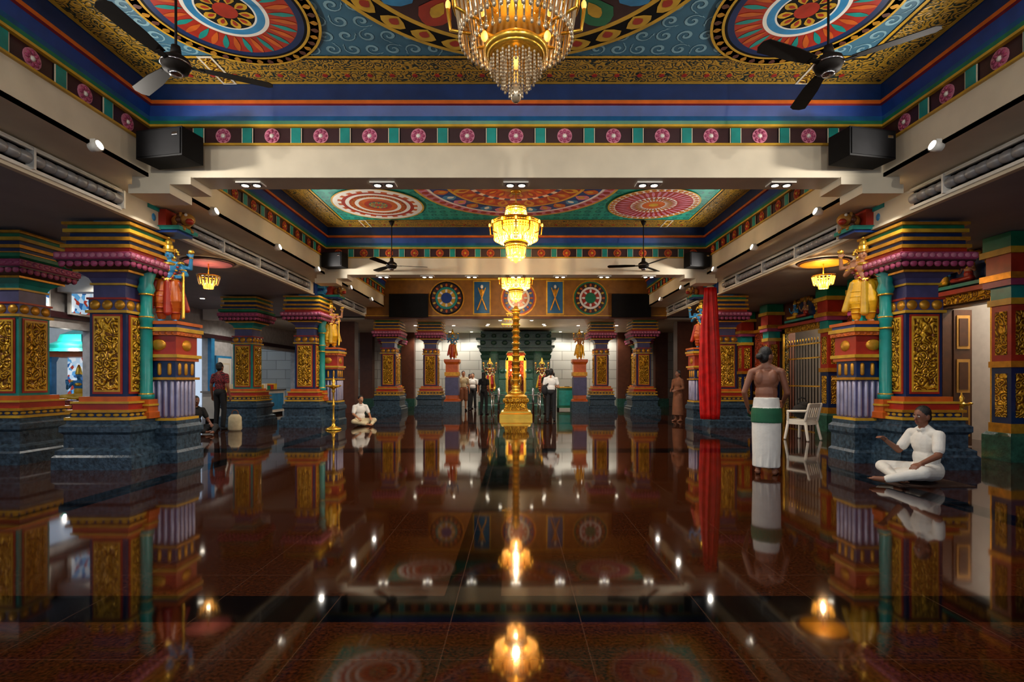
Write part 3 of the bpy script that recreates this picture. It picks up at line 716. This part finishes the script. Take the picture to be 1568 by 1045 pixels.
    return b.mesh('temple_column')
cL=column(1); cR=column(-1); cS=column(1,False,False,0); cO=column(1,False,False,1)
place(cL,'temple_column',(-6.1,8.08,0)); place(cR,'temple_column',(6.1,8.08,0))
place(cL,'temple_column',(-5.85,14.75,0)); place(cR,'temple_column',(5.85,14.75,0))
for p in ((-8.1,8.5),(-7.65,14.9)): place(cO,'temple_column',(p[0],p[1],0))
for s in (-1,1):
    place(cS,'temple_column',(s*4.9,20.3,0)); place(cS,'temple_column',(s*3.4,21.0,0)); place(cO,'temple_column',(s*5.7,24.2,0))
dA=deity('deity_statue',LBLUE,ORANGE,RED); dB=deity('deity_statue',SKIN2,CLY,YEL)
dG=deity('guardian_statue',BROWN,CLM,YEL,club=True,garland=WHITE)
for (me,x,y,r) in ((dA,-5.60,8.46,.45),(dB,5.60,8.46,-.45),(dB,-5.35,15.13,.35),(dA,5.35,15.13,-.35)):
    place(me,'deity_statue',(x,y-.04,2.222),r,(.85,.8,.69))
for s in (-1,1):
    b=MB(); b.sq(0,0,[(.3,0),(.3,.5),(.24,.55),(.24,1.9),(.3,2.0),(.3,2.1)],ORANGE); b.sq(0,0,[(.26,.7),(.26,1.4)],PURP); b.sq(0,0,[(.33,0),(.33,.45)],STONE); b.sq(0,0,[(.28,1.45),(.28,1.6)],GOLD)
    b.build('statue_pedestal',(s*2.5,20.6,0)); place(dA if s<0 else dB,'deity_statue',(s*2.5,20.6,2.102),0,.6)

# ------------------------------------------------------------ chandeliers
def chandelier(lit):
    b=MB(); core=WARM if lit else DIMB; cr=WARMS if lit else CRYS
    def tier(R,z0,z1,n,rod=.012,flare=1.0):
        b.ring((0,0,z1),R,.022,BGOLD,32,6); b.ring((0,0,z1-.05),R*1.03,.014,BGOLD,32,6)
        for i in range(n):
            a=2*pi*i/n; x,y=math.cos(a),math.sin(a)
            b.cap((x*R,y*R,z1-.02),(x*R*flare,y*R*flare,z0+.03),rod,rod*.7,cr,6,None,2)
            b.ell((x*R*flare,y*R*flare,z0),(rod*1.3,rod*1.3,rod*2.2),cr,None,6,4)
    def bulbs(R,z,n,r=.035):
        for i in range(n):
            a=2*pi*(i+.5)/n; b.ell((R*math.cos(a),R*math.sin(a),z),(r,r,r*1.5),core,None,8,6)
    if lit: tier(.21,.06,.30,26,.012,.85); tier(.14,.0,.26,16,.012,.8)
    else:
        for (R,z0,n) in ((.2,.16,24),(.15,.09,18),(.1,.03,12),(.05,-.03,6)):
            for i in range(n):
                a=2*pi*i/n
                for q in range(int((.30-z0)/.028)): b.ell((R*math.cos(a),R*math.sin(a),z0+q*.028),(.011,.011,.014),CRYS,None,6,4)
        b.ring((0,0,.3),.21,.02,BGOLD,32,6)
    b.ell((0,0,.0),(.05,.05,.08),cr)
    bulbs(.1,.18,5 if lit else 2)
    b.lathe(0,0,[(.24,.30),(.26,.33),(.22,.37),(.14,.40)],BGOLD,24)
    tier(.48,.42,.74,52,.014,.92); tier(.38,.36,.66,36,.012,.9)
    bulbs(.3,.55,12 if lit else 6,.045 if lit else .03)
    b.lathe(0,0,[(.50,.72),(.52,.76),(.44,.80),(.2,.84),(.08,.9)],BGOLD,32)
    for i in range(12):
        a=2*pi*i/12; x,y=math.cos(a),math.sin(a)
        b.cap((x*.3,y*.3,.46),(x*.52,y*.52,.5),.014,.012,BGOLD,6,None,2); b.cap((x*.52,y*.52,.5),(x*.54,y*.54,.66),.012,.018,BGOLD,6,None,2); b.ell((x*.54,y*.54,.70),(.022,.022,.04),core,None,8,6)
    tier(.2,.86,1.06,22,.011,1.15); bulbs(.09,.96,4,.03); b.lathe(0,0,[(.22,1.05),(.16,1.1),(.04,1.14)],BGOLD,20)
    return b
cb=chandelier(True).mesh('chandelier'); cu=chandelier(False).mesh('chandelier')
WC=(1,.74,.42)
for me,y,z in ((cu,4.15,3.58),(cb,10.75,3.78),(cb,16.7,3.84)):
    o=place(me,'chandelier',(0,y,z))
    r=MB(); r.cyl((0,0,1.12),(0,0,ZC-z-.02),.012,BGOLD,8); r.lathe(0,0,[(.1,ZC-z-.06),(.12,ZC-z-.02)],BGOLD,16); r.build('stem',parent=o)
    if me is cb:
        light('POINT','bulb',(0,y,z+.55),250,WC,o,radius=.03)
        light('POINT','bulb',(0,y,z+.98),115,WC,o,radius=.03)
        light('POINT','bulb',(0,y,z+.18),75,WC,o,radius=.03)
    else:
        light('POINT','bulb',(0,y,z+.55),7,(1,.8,.5),o,radius=.03)
        light('POINT','bulb',(0,y,z+.98),12,(1,.8,.5),o,radius=.03)
for s,lit in ((-1,False),(1,True)):
    b=MB(); b.lathe(0,0,[(.42,.36),(.40,.385)],GOLD if lit else ROSE,32,False); b.lathe(0,0,[(.46,.37),(.46,.39)],BROWN,32,False)
    core=WARM if lit else WARMS
    b.cyl((0,0,.1),(0,0,.38),.012,BGOLD)
    for i in range(18):
        a=2*pi*i/18; b.cap((.2*math.cos(a),.2*math.sin(a),.1),(.17*math.cos(a),.17*math.sin(a),-.05),.015,.01,WARMS if lit else CRYS,6,None,2); b.cap((.1*math.cos(a),.1*math.sin(a),.02),(.08*math.cos(a),.08*math.sin(a),-.13),.012,.01,WARMS,6,None,2)
    for i in range(6):
        a=2*pi*i/6; b.ell((.15*math.cos(a),.15*math.sin(a),.02),(.03,.03,.05),core,None,8,6)
    b.ring((0,0,.11),.2,.018,BGOLD)
    o=b.build('aisle_chandelier',(s*6.12,10.4,3.25)); light('POINT','bulb',(s*6.12,10.4,3.23),60 if lit else 7,WC,o,radius=.03)

# ------------------------------------------------------------ fans
def fan(rod):
    b=MB(); b.lathe(0,0,[(.03,-.1),(.11,-.08),(.13,-.02),(.12,.03),(.05,.08)],DSTEEL,24); b.lathe(0,0,[(.05,-.13),(.07,-.1)],STEEL,16); b.ring((0,0,-.02),.13,.01,STEEL,24,6)
    b.cyl((0,0,.05),(0,0,rod),.012,DSTEEL,8); b.lathe(0,0,[(.05,.08),(.04,.16)],DSTEEL,12); b.lathe(0,0,[(.03,rod-.12),(.07,rod-.02)],DSTEEL,14)
    for i in range(3):
        M=Matrix.Rotation(2*pi*i/3,4,'Z')@Matrix.Rotation(.18,4,'X')
        b.box(.1,.24,-.025,.025,-.03,-.02,DSTEEL,M)
        vs=[(.2,-.05,-.025),(.45,-.075,-.025),(.82,-.08,-.025),(.86,-.03,-.025),(.86,.04,-.025),(.82,.08,-.025),(.45,.075,-.025),(.2,.05,-.025)]
        v2=[(x,y,z+.008) for x,y,z in vs]; n=8
        b.add(vs+v2,[tuple(range(n)),tuple(range(2*n-1,n-1,-1))]+[(i,(i+1)%n,(i+1)%n+n,i+n) for i in range(n)],DSTEEL,False,M)
    return b
for (x,y,z,r) in ((-3.32,5.1,4.4,.44),(3.05,5.1,4.4,1.40),(-3.02,12.7,4.1,.2),(3.1,12.7,4.1,.9)):
    fan(ZC-z-.02).build('ceiling_fan',(x,y,z),r)

# ------------------------------------------------------------ lamps
COLD=(1,.93,.83)
def downlight(x,y,z,W,ang=110,twin=True,target=None,name='downlight',col=COLD):
    b=MB()
    if twin:
        b.box(-.17,.17,-.09,.09,-.02,0,WHITE)
        for s in (-1,1): b.lathe(s*.08,0,[(.062,-.03),(.066,-.018)],BLACK,14,False); b.lathe(s*.08,0,[(.045,-.034),(.045,-.028)],LAMPW,14,False)
    else:
        b.lathe(0,0,[(.085,-.015),(.095,0)],WHITE,16,False); b.lathe(0,0,[(.06,-.02),(.06,-.012)],LAMPW,16,False)
    o=b.build(name,(x,y,z))
    if W: light('SPOT','lamp',(x,y,z-.06),W,col,o,target or (x,y,0),ang,.04)
    return o
for i in range(-2,3): downlight(i*1.82,7.18,4.0,125,140)
for i in range(-3,4): downlight(i*1.15,13.6,4.0,100,140)
for x in (-3,0,3): downlight(x,.8,4.0,135,150,target=(x,2.6,0))
for x in (-3.6,-1.2,1.2,3.6):
    b=MB(); M=Matrix.Rotation(-1.2,4,'X'); b.lathe(0,0,[(.05,-.06),(.065,.06)],WHITE,14,True,M); b.lathe(0,0,[(.052,.055),(.052,.066)],LAMPW,14,False,M); b.box(-.03,.03,-.12,.0,-.03,.03,WHITE)
    o=b.build('added_fill_spotlight',(x,1.15,4.3)); light('SPOT','lamp',(x,1.3,4.32),175,COLD,o,(x*.9,7,4.45),80,.05,.8)  # unseen fixtures added on the rear beam to brighten the front beam's face
for s in (-1,1):
    for y in (2.6,4.4,6.0,8.35,10.6,12.7,15.2,17.4):
        b=MB(); M=Matrix.Rotation(-s*pi/2*.8,4,'Y')
        b.lathe(0,0,[(.05,-.05),(.065,.06)],WHITE,14,True,M); b.lathe(0,0,[(.052,.055),(.052,.066)],LAMPW,14,False,M); b.box(-.03,.03,-.03,.03,-.02,.08,WHITE)
        o=b.build('added_fill_spotlight',(s*(XB+.02)-s*.08,y,4.02-.04))
        light('SPOT','lamp',(s*(XB-.18),y,4.02),100,COLD,o,(-s*1.0,y+(.6 if y<12 else -.4),5.2),160,.05,.9)
    for y in (5,11.6,17): downlight(s*7.0,y,ZS,55 if s>0 else 75,140,False)
    downlight(s*5.15,7.2,4.0,90,58,False,(s*5.65,8.5,2.7)); downlight(s*5.05,14.0,4.0,60,64,False,(s*5.4,15.1,2.4))  # extra spots added near the columns to brighten the deity statues
for (x,y) in ((-9.2,7),(-9.2,11.5),(-9.0,15),(-9.2,18.5),(-8.2,21.5)):
    downlight(x,y,ZS if y<19.4 else 3.58,105,150,False)
for x in (-4.2,-2.6,-1.2,1.2,2.6,4.2): downlight(x,21.8,3.58,100,130,False)
for x in (-4.4,-3.1,-2.1,2.1,3.1,4.4): downlight(x,24.7,3.58,105,140,False,(x,25.3,0))
for x in (-.6,.6): downlight(x,19.95,3.58,160,70,False,(x*.2,18.1,1.0))  # extra spots added to brighten the flagpole
for x in (-1.13,1.13): downlight(x,21.3,3.58,120,60,False,(x,22.7,1.3))  # lamps added to brighten the guardian statues
def vent(L):
    b=MB()
    b.box(-.06,.02,-L/2,L/2,.25,.29,WHITE); b.box(-.06,.02,-L/2,L/2,.0,.04,WHITE); b.box(.0,.02,-L/2,L/2,0,.29,BLACK)
    n=int(L/.15)
    for i in range(n):
        y=-L/2+(i+.5)*L/n; b.cap((-.03,y-.035,.145),(-.03,y+.035,.145),.07,.07,GREYV,10)
        if i%9==0: b.box(-.1,.0,y-.09,y-.06,.02,.27,WHITE)
    b.cyl((-.08,-L/2,.245),(-.08,L/2,.245),.016,WHITE,8)
    return b
GREYV=paint('vent_aluminium','#a0a0a2',.35,metal=.2)
for s in (-1,1):
    for (a,c) in ((.5,3.9),(4.0,7.35),(8.95,14.0),(15.5,19.2)):
        vent(c-a).build('air_vent',(s*XV,(a+c)/2,ZS+.04),0 if s>0 else pi)
MESHB=paint('speaker_grille','#101012',.8,spec=.15)
def speaker(w,h,d):
    b=MB(); b.box(-w/2,w/2,-d/2,d/2,-h/2,h/2,BLACK); b.box(-w/2+.02,w/2-.02,-d/2-.012,-d/2,-h/2+.02,h/2-.02,MESHB); b.box(-.05,.05,d/2,d/2+.1,-.05,.05,DSTEEL)
    b.box(w*.3,w*.42,-d/2-.018,-d/2-.01,h*.2,h*.3,STEEL); return b
for s in (-1,1):
    speaker(.68,.36,.34).build('loudspeaker',(s*4.42,6.68,4.26),s*.2,bevel=.01)
    speaker(.55,.36,.32).build('loudspeaker',(s*4.55,13.13,4.3),s*.2,bevel=.01)
for x in (-3.95,4.25):
    b=MB(); b.box(-.72,.72,-.03,.03,-.43,.43,BLACK); b.box(-.70,.70,-.036,-.03,-.40,.41,MESHB); b.box(-.2,.2,.03,.1,-.15,.15,DSTEEL); b.build('television',(x,YH-.16,4.04),bevel=.008)

# ------------------------------------------------------------ flagpole
b=MB()
b.sq(0,0,[(.55,0),(.55,.14),(.5,.18),(.5,.24),(.42,.28)],BGOLD); b.sq(0,0,[(.40,.28),(.36,.5),(.44,.56),(.44,.64),(.34,.7)],GREL)
b.sq(0,0,[(.36,.7),(.38,.74),(.28,.8)],BGOLD)
b.lathe(0,0,[(.24,.8),(.27,.86),(.18,.92),(.14,1.0),(.17,1.05),(.12,1.12)],BGOLD,24)
z=1.12
while z<3.45:
    b.lathe(0,0,[(.11,z),(.11,z+.13),(.15,z+.155),(.15,z+.185),(.11,z+.21)],BGOLD,20); z+=.21
b.lathe(0,0,[(.11,z),(.2,z+.05),(.1,z+.1),(.05,z+.2)],BGOLD,20)
for i in range(3):
    zz=3.2+i*.18; b.box(-.5+.08*i,.14,-.015,.015,zz,zz+.035,BGOLD)
    for q in range(4): b.ell((-.45+.08*i+q*.1,0,zz-.05),(.02,.02,.035),BGOLD,None,8,6)
b.build('golden_flagpole',(0,18.0,0))
b=MB()
for (x,y) in ((-.8,0),(.8,0),(.8,1.6),(-.8,1.6)):
    b.cyl((x,y,0),(x,y,.8),.02,STEEL); b.ell((x,y,.82),(.03,.03,.03),STEEL); b.lathe(x,y,[(.06,0),(.06,.02)],STEEL,12,False)
for (p,q) in (((-.8,0),(-.8,1.6)),((.8,0),(.8,1.6)),((-.8,1.6),(.8,1.6))):
    for zz in (.45,.75): b.cyl((*p,zz),(*q,zz),.014,STEEL)
b.build('steel_barrier',(0,17.2,0))
for s in (-1,1):
    b=MB()
    for i in range(4): b.cyl((0,i*.5,0),(0,i*.5,.95),.022,STEEL)
    for zz in (.3,.6,.95): b.cyl((0,0,zz),(0,1.5,zz),.016,STEEL)
    b.build('steel_barrier',(s*.7,20.6,0))

# ------------------------------------------------------------ stone shrine + guardians
b=MB()
b.box(-1.7,1.7,23.6,25.49,0,.3,GSTONE); b.box(-1.6,1.6,23.75,25.49,.3,.42,GSTONE)
for x in (-1.4,-.62,.62,1.4):
    b.sq(x,24.0,[(.2,.42),(.2,.7),(.15,.76),(.15,1.3),(.18,1.35),(.14,1.4),(.14,2.2),(.2,2.3),(.22,2.42),(.16,2.46),(.26,2.6)],GSTONE)
    b.lathe(x,24.0,[(.17,1.6),(.2,1.7),(.17,1.8)],GSTONE,16)
for (h,z0,z1) in ((1.65,2.6,2.72),(1.75,2.76,2.86),(1.6,2.72,2.76),(1.62,2.86,3.1),(1.8,3.1,3.2),(1.55,3.2,3.4),(1.6,3.4,3.5)): b.box(-h,h,23.75-(h-1.55),25.4,z0,z1,GSTONE)
for i in range(7): b.ell((-1.5+.5*i,23.62,2.98),(.13,.06,.1),GSTONE); b.ell((-1.5+.5*i,23.7,3.3),(.11,.06,.1),GSTONE)
b.box(-1.6,-.45,24.4,24.6,.42,2.6,GSTONE); b.box(.45,1.6,24.4,24.6,.42,2.6,GSTONE); b.box(-.5,.5,25.2,25.3,.42,2.6,RREL)
for s in (-1,1): b.box(s*.36,s*.48,24.3,24.42,.42,2.35,BGOLD)
b.box(-.48,.48,24.3,24.42,2.2,2.42,BGOLD)
b.ell((0,24.9,1.3),(.28,.2,.5),GOLD); b.ell((0,24.85,1.9),(.13,.13,.17),BLACK); b.lathe(0,24.85,[(.15,2.0),(.12,2.1),(.02,2.3)],BGOLD,14)
for i in range(14):
    t=i/13*2-1; b.ell((t*.24,24.68,1.75-.9*(1-t*t)),(.05,.05,.05),RED if i%2 else WHITE,None,8,6)
o=b.build('stone_shrine'); light('POINT','shrine_lamp',(0,24.2,2.0),130,WC,o,radius=.04)
for s in (-1,1):
    b=MB(); b.sq(0,0,[(.38,0),(.38,.2),(.3,.25),(.3,.6),(.36,.66),(.36,.75)],GSTONE); b.build('statue_pedestal',(s*1.13,22.7,0))
    place(dG,'guardian_statue',(s*1.13,22.7,.752),0,.75)
b=MB(); b.box(-.4,.4,-.3,.3,.1,.95,GREEN); b.box(-.43,.43,-.33,.33,.95,1.0,YEL); b.box(-.1,.1,-.2,-.0,1.0,1.02,BLACK); b.box(-.36,.36,-.31,-.3,.2,.85,TEAL)
for s in (-1,1): b.box(s*.38-.03,s*.38+.03,-.28,.28,0,.1,BLACK)
b.build('donation_box',(2.2,22.6,0))

# ------------------------------------------------------------ right side shrine fronts
def pil():
    b=MB(); b.sq(0,0,[(.26,0),(.26,.4),(.22,.45)],GSTONE)
    for r,z0,z1,mt in ((.2,.45,.6,GOLD),(.17,.6,1.5,DBLUE),(.2,1.5,1.6,GOLD),(.17,1.6,2.5,RED),(.21,2.5,2.6,YEL),(.18,2.6,2.8,TEAL),(.25,2.8,2.9,PINK),(.28,2.9,3.0,GOLD),(.22,3.0,3.3,RED),(.28,3.3,3.4,YEL),(.25,3.4,3.64,GREEN)): b.sq(0,0,[(r,z0),(r,z1)],mt)
    for z0,z1 in ((.7,1.4),(1.7,2.4)): b.box(-.18,.18,-.1,.1,z0,z1,GREL); b.box(-.1,.1,-.18,.18,z0,z1,GREL)
    return b.mesh('ornate_pilaster')
pm=pil()
for y in (8.45,10.7,12.0,13.3,16.4,18.3): place(pm,'ornate_pilaster',(8.02,y,0))
def shrinefront(y0,y1,zt,gate):
    b=MB(); X=8.3
    b.box(X-.12,X,y0-.16,y0,0,zt+.14,BREL); b.box(X-.12,X,y1,y1+.16,0,zt+.14,BREL); b.box(X-.12,X,y0-.16,y1+.16,zt,zt+.16,GREL)
    b.box(X-.16,X-.1,y0-.06,y0,0,zt,BGOLD); b.box(X-.16,X-.1,y1,y1+.06,0,zt,BGOLD); b.box(X-.25,X,y0-.16,y1+.16,zt+.16,zt+.24,RED)
    if gate:
        n=14
        for i in range(n+1):
            y=y0+(y1-y0)*i/n; b.cyl((X+.02,y,0),(X+.02,y,zt-.3),.014,DSTEEL,8); b.ell((X+.02,y,zt-.26),(.02,.02,.05),BGOLD,None,6,4)
        for z in (.15,1.1,1.9,zt-.4): b.box(X,X+.04,y0,y1,z,z+.04,BGOLD)
    else:
        b.box(X,X+.2,y1-.04,y1,0,zt,WOOD); b.box(X,X+.2,y0,y0+.04,0,zt,WOOD); b.box(X,X+.2,y0,y1,zt-.05,zt,WOOD)
        b.box(X+.2,X+.55,y1-.06,y1-.01,.02,zt-.06,WOOD)
        for z in (.2,1.05,1.9): b.box(X+.25,X+.5,y1-.075,y1-.06,z,z+.65,GOLDB); b.box(X+.29,X+.46,y1-.085,y1-.075,z+.06,z+.59,WOOD)
    b.build('door_1' if not gate else 'door_2')
shrinefront(8.97,10.2,2.72,False); shrinefront(13.8,15.9,2.7,True)
sdA=seated_deity('seated_deity',SKIN2,RED); sdB=seated_deity('seated_deity',LBLUE,CLY)
def niche(y,z,w):
    b=MB()
    for i in range(13):
        a=pi*i/12; b.ell((8.22,y-w*math.cos(a),z+.08+.5*math.sin(a)),(.05,.09,.07),GOLD,None,8,6)
    b.box(8.24,8.3,y-w,y+w,z,z+.55,DBLUE); b.box(8.0,8.3,y-w-.1,y+w+.1,z-.06,z,TEAL); b.build('trim_8')
    place(sdA,'seated_deity',(8.1,y-.25,z),-pi/2,.52); place(sdB,'seated_deity',(8.1,y+.28,z),-pi/2,.52)
niche(9.6,3.04,.62); niche(14.85,3.04,.62)
b=MB(); b.box(8.2,8.3,6.7,8.1,.9,3.3,RREL); b.box(8.16,8.3,6.65,8.15,.8,.9,YEL); b.box(8.16,8.3,6.65,8.15,3.3,3.4,YEL); b.box(8.1,8.3,6.6,8.17,0,.8,GSTONE); b.build('trim_9')
for (y0,y1) in ((11.0,11.7),(12.3,13.0),(16.7,18.0)):
    b=MB(); b.box(8.24,8.3,y0,y1,.9,2.9,RREL); b.box(8.2,8.3,y0-.05,y1+.05,.8,.9,GOLD); b.box(8.2,8.3,y0-.05,y1+.05,2.9,3.0,GOLD); b.build('trim_9')
def bulkhead(x,y,z,W,col):
    b=MB(); b.lathe(0,0,[(.05,-.06),(.1,-.02),(.1,0)],LAMPW,16); o=b.build('ceiling_lamp',(x,y,z)); light('POINT','bulb',(x,y,z-.12),W,col,o,radius=.05)
bulkhead(9.3,9.6,3.6,170,(1,.93,.82)); bulkhead(9.3,14.8,3.6,110,(1,.85,.6))

# left court items
for i in range(3):
    b=MB(); b.box(-.03,.03,-.55,.55,-.4,.4,WHITE); b.box(.03,.04,-.5,.5,-.35,.35,POSTER); b.build('framed_poster',(-10.36,9.85+i*1.2 if i<2 else 12.65,3.25 if i<2 else 3.22))
b=MB(); b.box(-.7,.7,-.4,.4,0,.7,RREL)
for s in (-1,1): b.sq(s*.55,-.3,[(.1,.7),(.08,.8),(.08,1.8),(.12,1.95)],LBLUE)
b.box(-.75,.75,-.45,.45,1.95,2.1,ORANGE); b.sq(0,0,[(.6,2.1),(.5,2.2),(.5,2.3),(.35,2.4),(.3,2.6),(.08,2.75)],TEAL); b.box(-.6,.6,.3,.4,.7,1.95,POSTER)
o=b.build('small_shrine',(-12.7,15.2,0)); place(sdB,'seated_deity',(-12.7,15.2,.7),.3,.9)
light('POINT','shrine_lamp',(-12.6,14.6,2.4),60,(1,.9,.8),o)

# ------------------------------------------------------------ furnishings
def oil_lamp(H):
    b=MB(); k=H/1.4
    prof=[(.2,0),(.2,.03),(.14,.06),(.05,.1),(.03,.2),(.05,.24),(.025,.3),(.022,.6),(.045,.64),(.022,.68),(.022,.95),(.05,1.0),(.03,1.04),(.06,1.08),(.17,1.12),(.18,1.15),(.06,1.15),(.03,1.2),(.05,1.26),(.02,1.32),(.005,1.4)]
    b.lathe(0,0,[(r*k,z*k) for r,z in prof],BGOLD,20)
    for i in range(5): a=2*pi*i/5; b.ell((.18*k*math.cos(a),.18*k*math.sin(a),1.15*k),(.03,.03,.015),BGOLD,None,8,6)
    return b
oil_lamp(1.4).build('brass_oil_lamp',(-4.75,13.6,0)); oil_lamp(1.1).build('brass_oil_lamp',(7.55,8.85,0))
b=MB()
for y in (0,.9): b.cyl((0,y,0),(0,y,.75),.018,STEEL); b.lathe(0,y,[(.07,0),(.05,.03)],STEEL,12)
for z in (.35,.73): b.cyl((0,0,z),(0,.9,z),.014,STEEL)
b.build('steel_barrier',(7.15,8.5,0))
b=MB()
b.box(-.22,.22,-.21,.2,.42,.45,WHITE)
for sx in (-1,1):
    b.cap((sx*.2,-.19,.43),(sx*.25,-.24,.03),.032,.028,WHITE,8); b.cap((sx*.19,.18,.43),(sx*.23,.26,.03),.032,.028,WHITE,8)
    b.cap((sx*.21,.19,.43),(sx*.21,.28,.78),.03,.028,WHITE,8); b.cap((sx*.24,-.18,.62),(sx*.23,.22,.64),.028,.028,WHITE,8); b.cap((sx*.22,-.19,.43),(sx*.24,-.18,.62),.026,.026,WHITE,8)
b.box(-.21,.21,-.235,-.205,.34,.42,WHITE); b.box(-.21,.21,.19,.215,.34,.42,WHITE)
for s_ in (-1,1): b.box(s_*.22,s_*.19,-.2,.2,.34,.42,WHITE)
M=Matrix.Translation((0,.19,.45))@Matrix.Rotation(-.25,4,'X')
b.box(-.21,.21,-.012,.012,.0,.06,WHITE,M); b.box(-.21,.21,-.012,.012,.27,.36,WHITE,M)
for i in range(6): b.box(-.20+.072*i,-.16+.072*i,-.01,.01,.05,.28,WHITE,M)
b.build('plastic_chair',(6.2,11.3,0),pi+.5,bevel=.004)
b=MB(); b.ell((0,0,.17),(.2,.15,.168),CLK); b.ell((.04,0,.28),(.14,.12,.1),CLK); b.ring((0,0,0),.1,.012,CLK,16,6,Matrix.Translation((0,0,.36))@Matrix.Rotation(pi/2,4,'X')); b.build('black_bag',(6.2,11.33,.453))
b=MB(); prof=[]
for i in range(25):
    t=i/24; z=3.72-3.45*t; r=.11+.11*math.sin(pi*min(1,t*.8+.1))*(.6+.4*t)+.06*t; prof.append((r,z))
b.lathe(0,0,prof,REDCL,72,True,None,1,.6,0,True,lambda a,z:1+.2*math.sin(9*a+z*.8)+.1*math.sin(17*a+z*2.3))
b.ring((0,0,3.74),.07,.02,CLC,16,6); b.cyl((0,0,3.72),(0,0,3.98),.008,CLC)
b.build('red_silk_drape',(5.1,13.7,0))

# ------------------------------------------------------------ people
bare=person('priest',skin=SKIN,top=SKIN,bottom=CLW,kind='dhoti',sleeve='none',turn=-.75,voxel=.0085,sash=CLG,hairkind='bun',
    arms=[((-.25,-.02,1.10),(-.20,-.2,.97)),((.27,.03,1.10),(.24,-.10,.90))])
place(bare,'priest',(3.46,7.22,0),math.radians(152),1.76/1.72)
sm=seated('seated_man',voxel=.0085,turn=.05)
place(sm,'seated_man',(5.2,6.62,.008),math.radians(-82),1.03)
b=MB(); b.box(-.5,.42,-.3,.3,0,.008,MATC); b.build('floor_mat',(5.15,6.62,0))
def put(me,name,x,y,deg,h,k=1.72): return place(me,name,(x,y,0),math.radians(deg),h/k)
stripe=relief('striped_maroon_cloth','#7a2026','#24080c',scale=9,metal=0,rough=.8,strength=.1)
put(person('man',top=stripe,bottom=CLK,shoe=CLK,sleeve='short'),'standing_man',-7.7,13.6,170,1.76)
put(person('woman',skin=SKIN2,top=CLW,bottom=CLP,kind='skirt',hairkind='bun',shoe=CLK),'woman_in_pink_skirt',-13.2,14.5,150,1.6)
put(person('woman2',top=CLB,bottom=CLB,kind='skirt',hairkind='long',sleeve='long',arms=[((-.24,0,1.11),(-.12,-.2,1.05)),((.24,0,1.11),(.12,-.2,1.05))]),'woman_in_brown_dress',5.05,16.3,-60,1.6)
m1=person('v1',skin=SKIN2,top=CLW,bottom=CLK,shoe=CLK,arms=[((-.24,-.02,1.11),(-.16,-.24,1.12)),((.24,.03,1.11),(.25,-.06,.88))],stride=.05,bag=True)
m2=person('v2',skin=SKIN,top=CLK,bottom=CLK,shoe=CLK,hairkind='long',kind='pants',stride=.04)
m3=person('v3',skin=SKIN2,top=CLC,bottom=CLB,kind='shorts',shoe=CLK)
put(m3,'visitor',-2.2,21.9,20,1.68); put(m1,'visitor',-1.85,22.4,-10,1.6); put(m2,'visitor',-1.2,19.6,150,1.6)
put(m1,'visitor',1.1,16.4,170,1.66); put(m2,'visitor',1.2,20.0,200,1.7); put(m3,'visitor',-2.75,23.2,60,1.6)
put(m2,'visitor',-2.05,23.4,40,1.58); put(m1,'visitor',1.55,22.0,-160,1.62)
s2=seated('sit2',top=CLK,bottom=CLK,raise_hand=False,hairkind='long'); s3=seated('sit3',top=CLW,bottom=CLC,raise_hand=False,skin=SKIN2)
place(s2,'seated_woman',(-7.75,12.6,0),math.radians(60),.98); place(s3,'seated_visitor',(-4.45,14.9,0),math.radians(40),.92)
b=MB(); b.lathe(0,0,[(.14,0),(.17,.05),(.16,.35),(.1,.42)],CLC,20,True,None,1,.7); b.ring((0,0,0),.08,.012,CLB,16,6,Matrix.Translation((0,0,.45))@Matrix.Rotation(pi/2,4,'X')); b.build('cloth_bag',(-7.15,13.3,0))

# ------------------------------------------------------------ world, camera
w=bpy.data.worlds.new('World'); sc.world=w; w.use_nodes=True
w.node_tree.nodes['Background'].inputs[0].default_value=(.66,.80,1,1); w.node_tree.nodes['Background'].inputs[1].default_value=.8
cam=bpy.data.cameras.new('Camera'); co=bpy.data.objects.new('Camera',cam); sc.collection.objects.link(co)
co.location=(0,0,1.3); co.rotation_euler=(pi/2,0,0); cam.sensor_width=36; cam.lens=800/1568*36
cam.shift_x=-6/1568; cam.shift_y=59.5/1568; cam.clip_start=.05
sc.camera=co
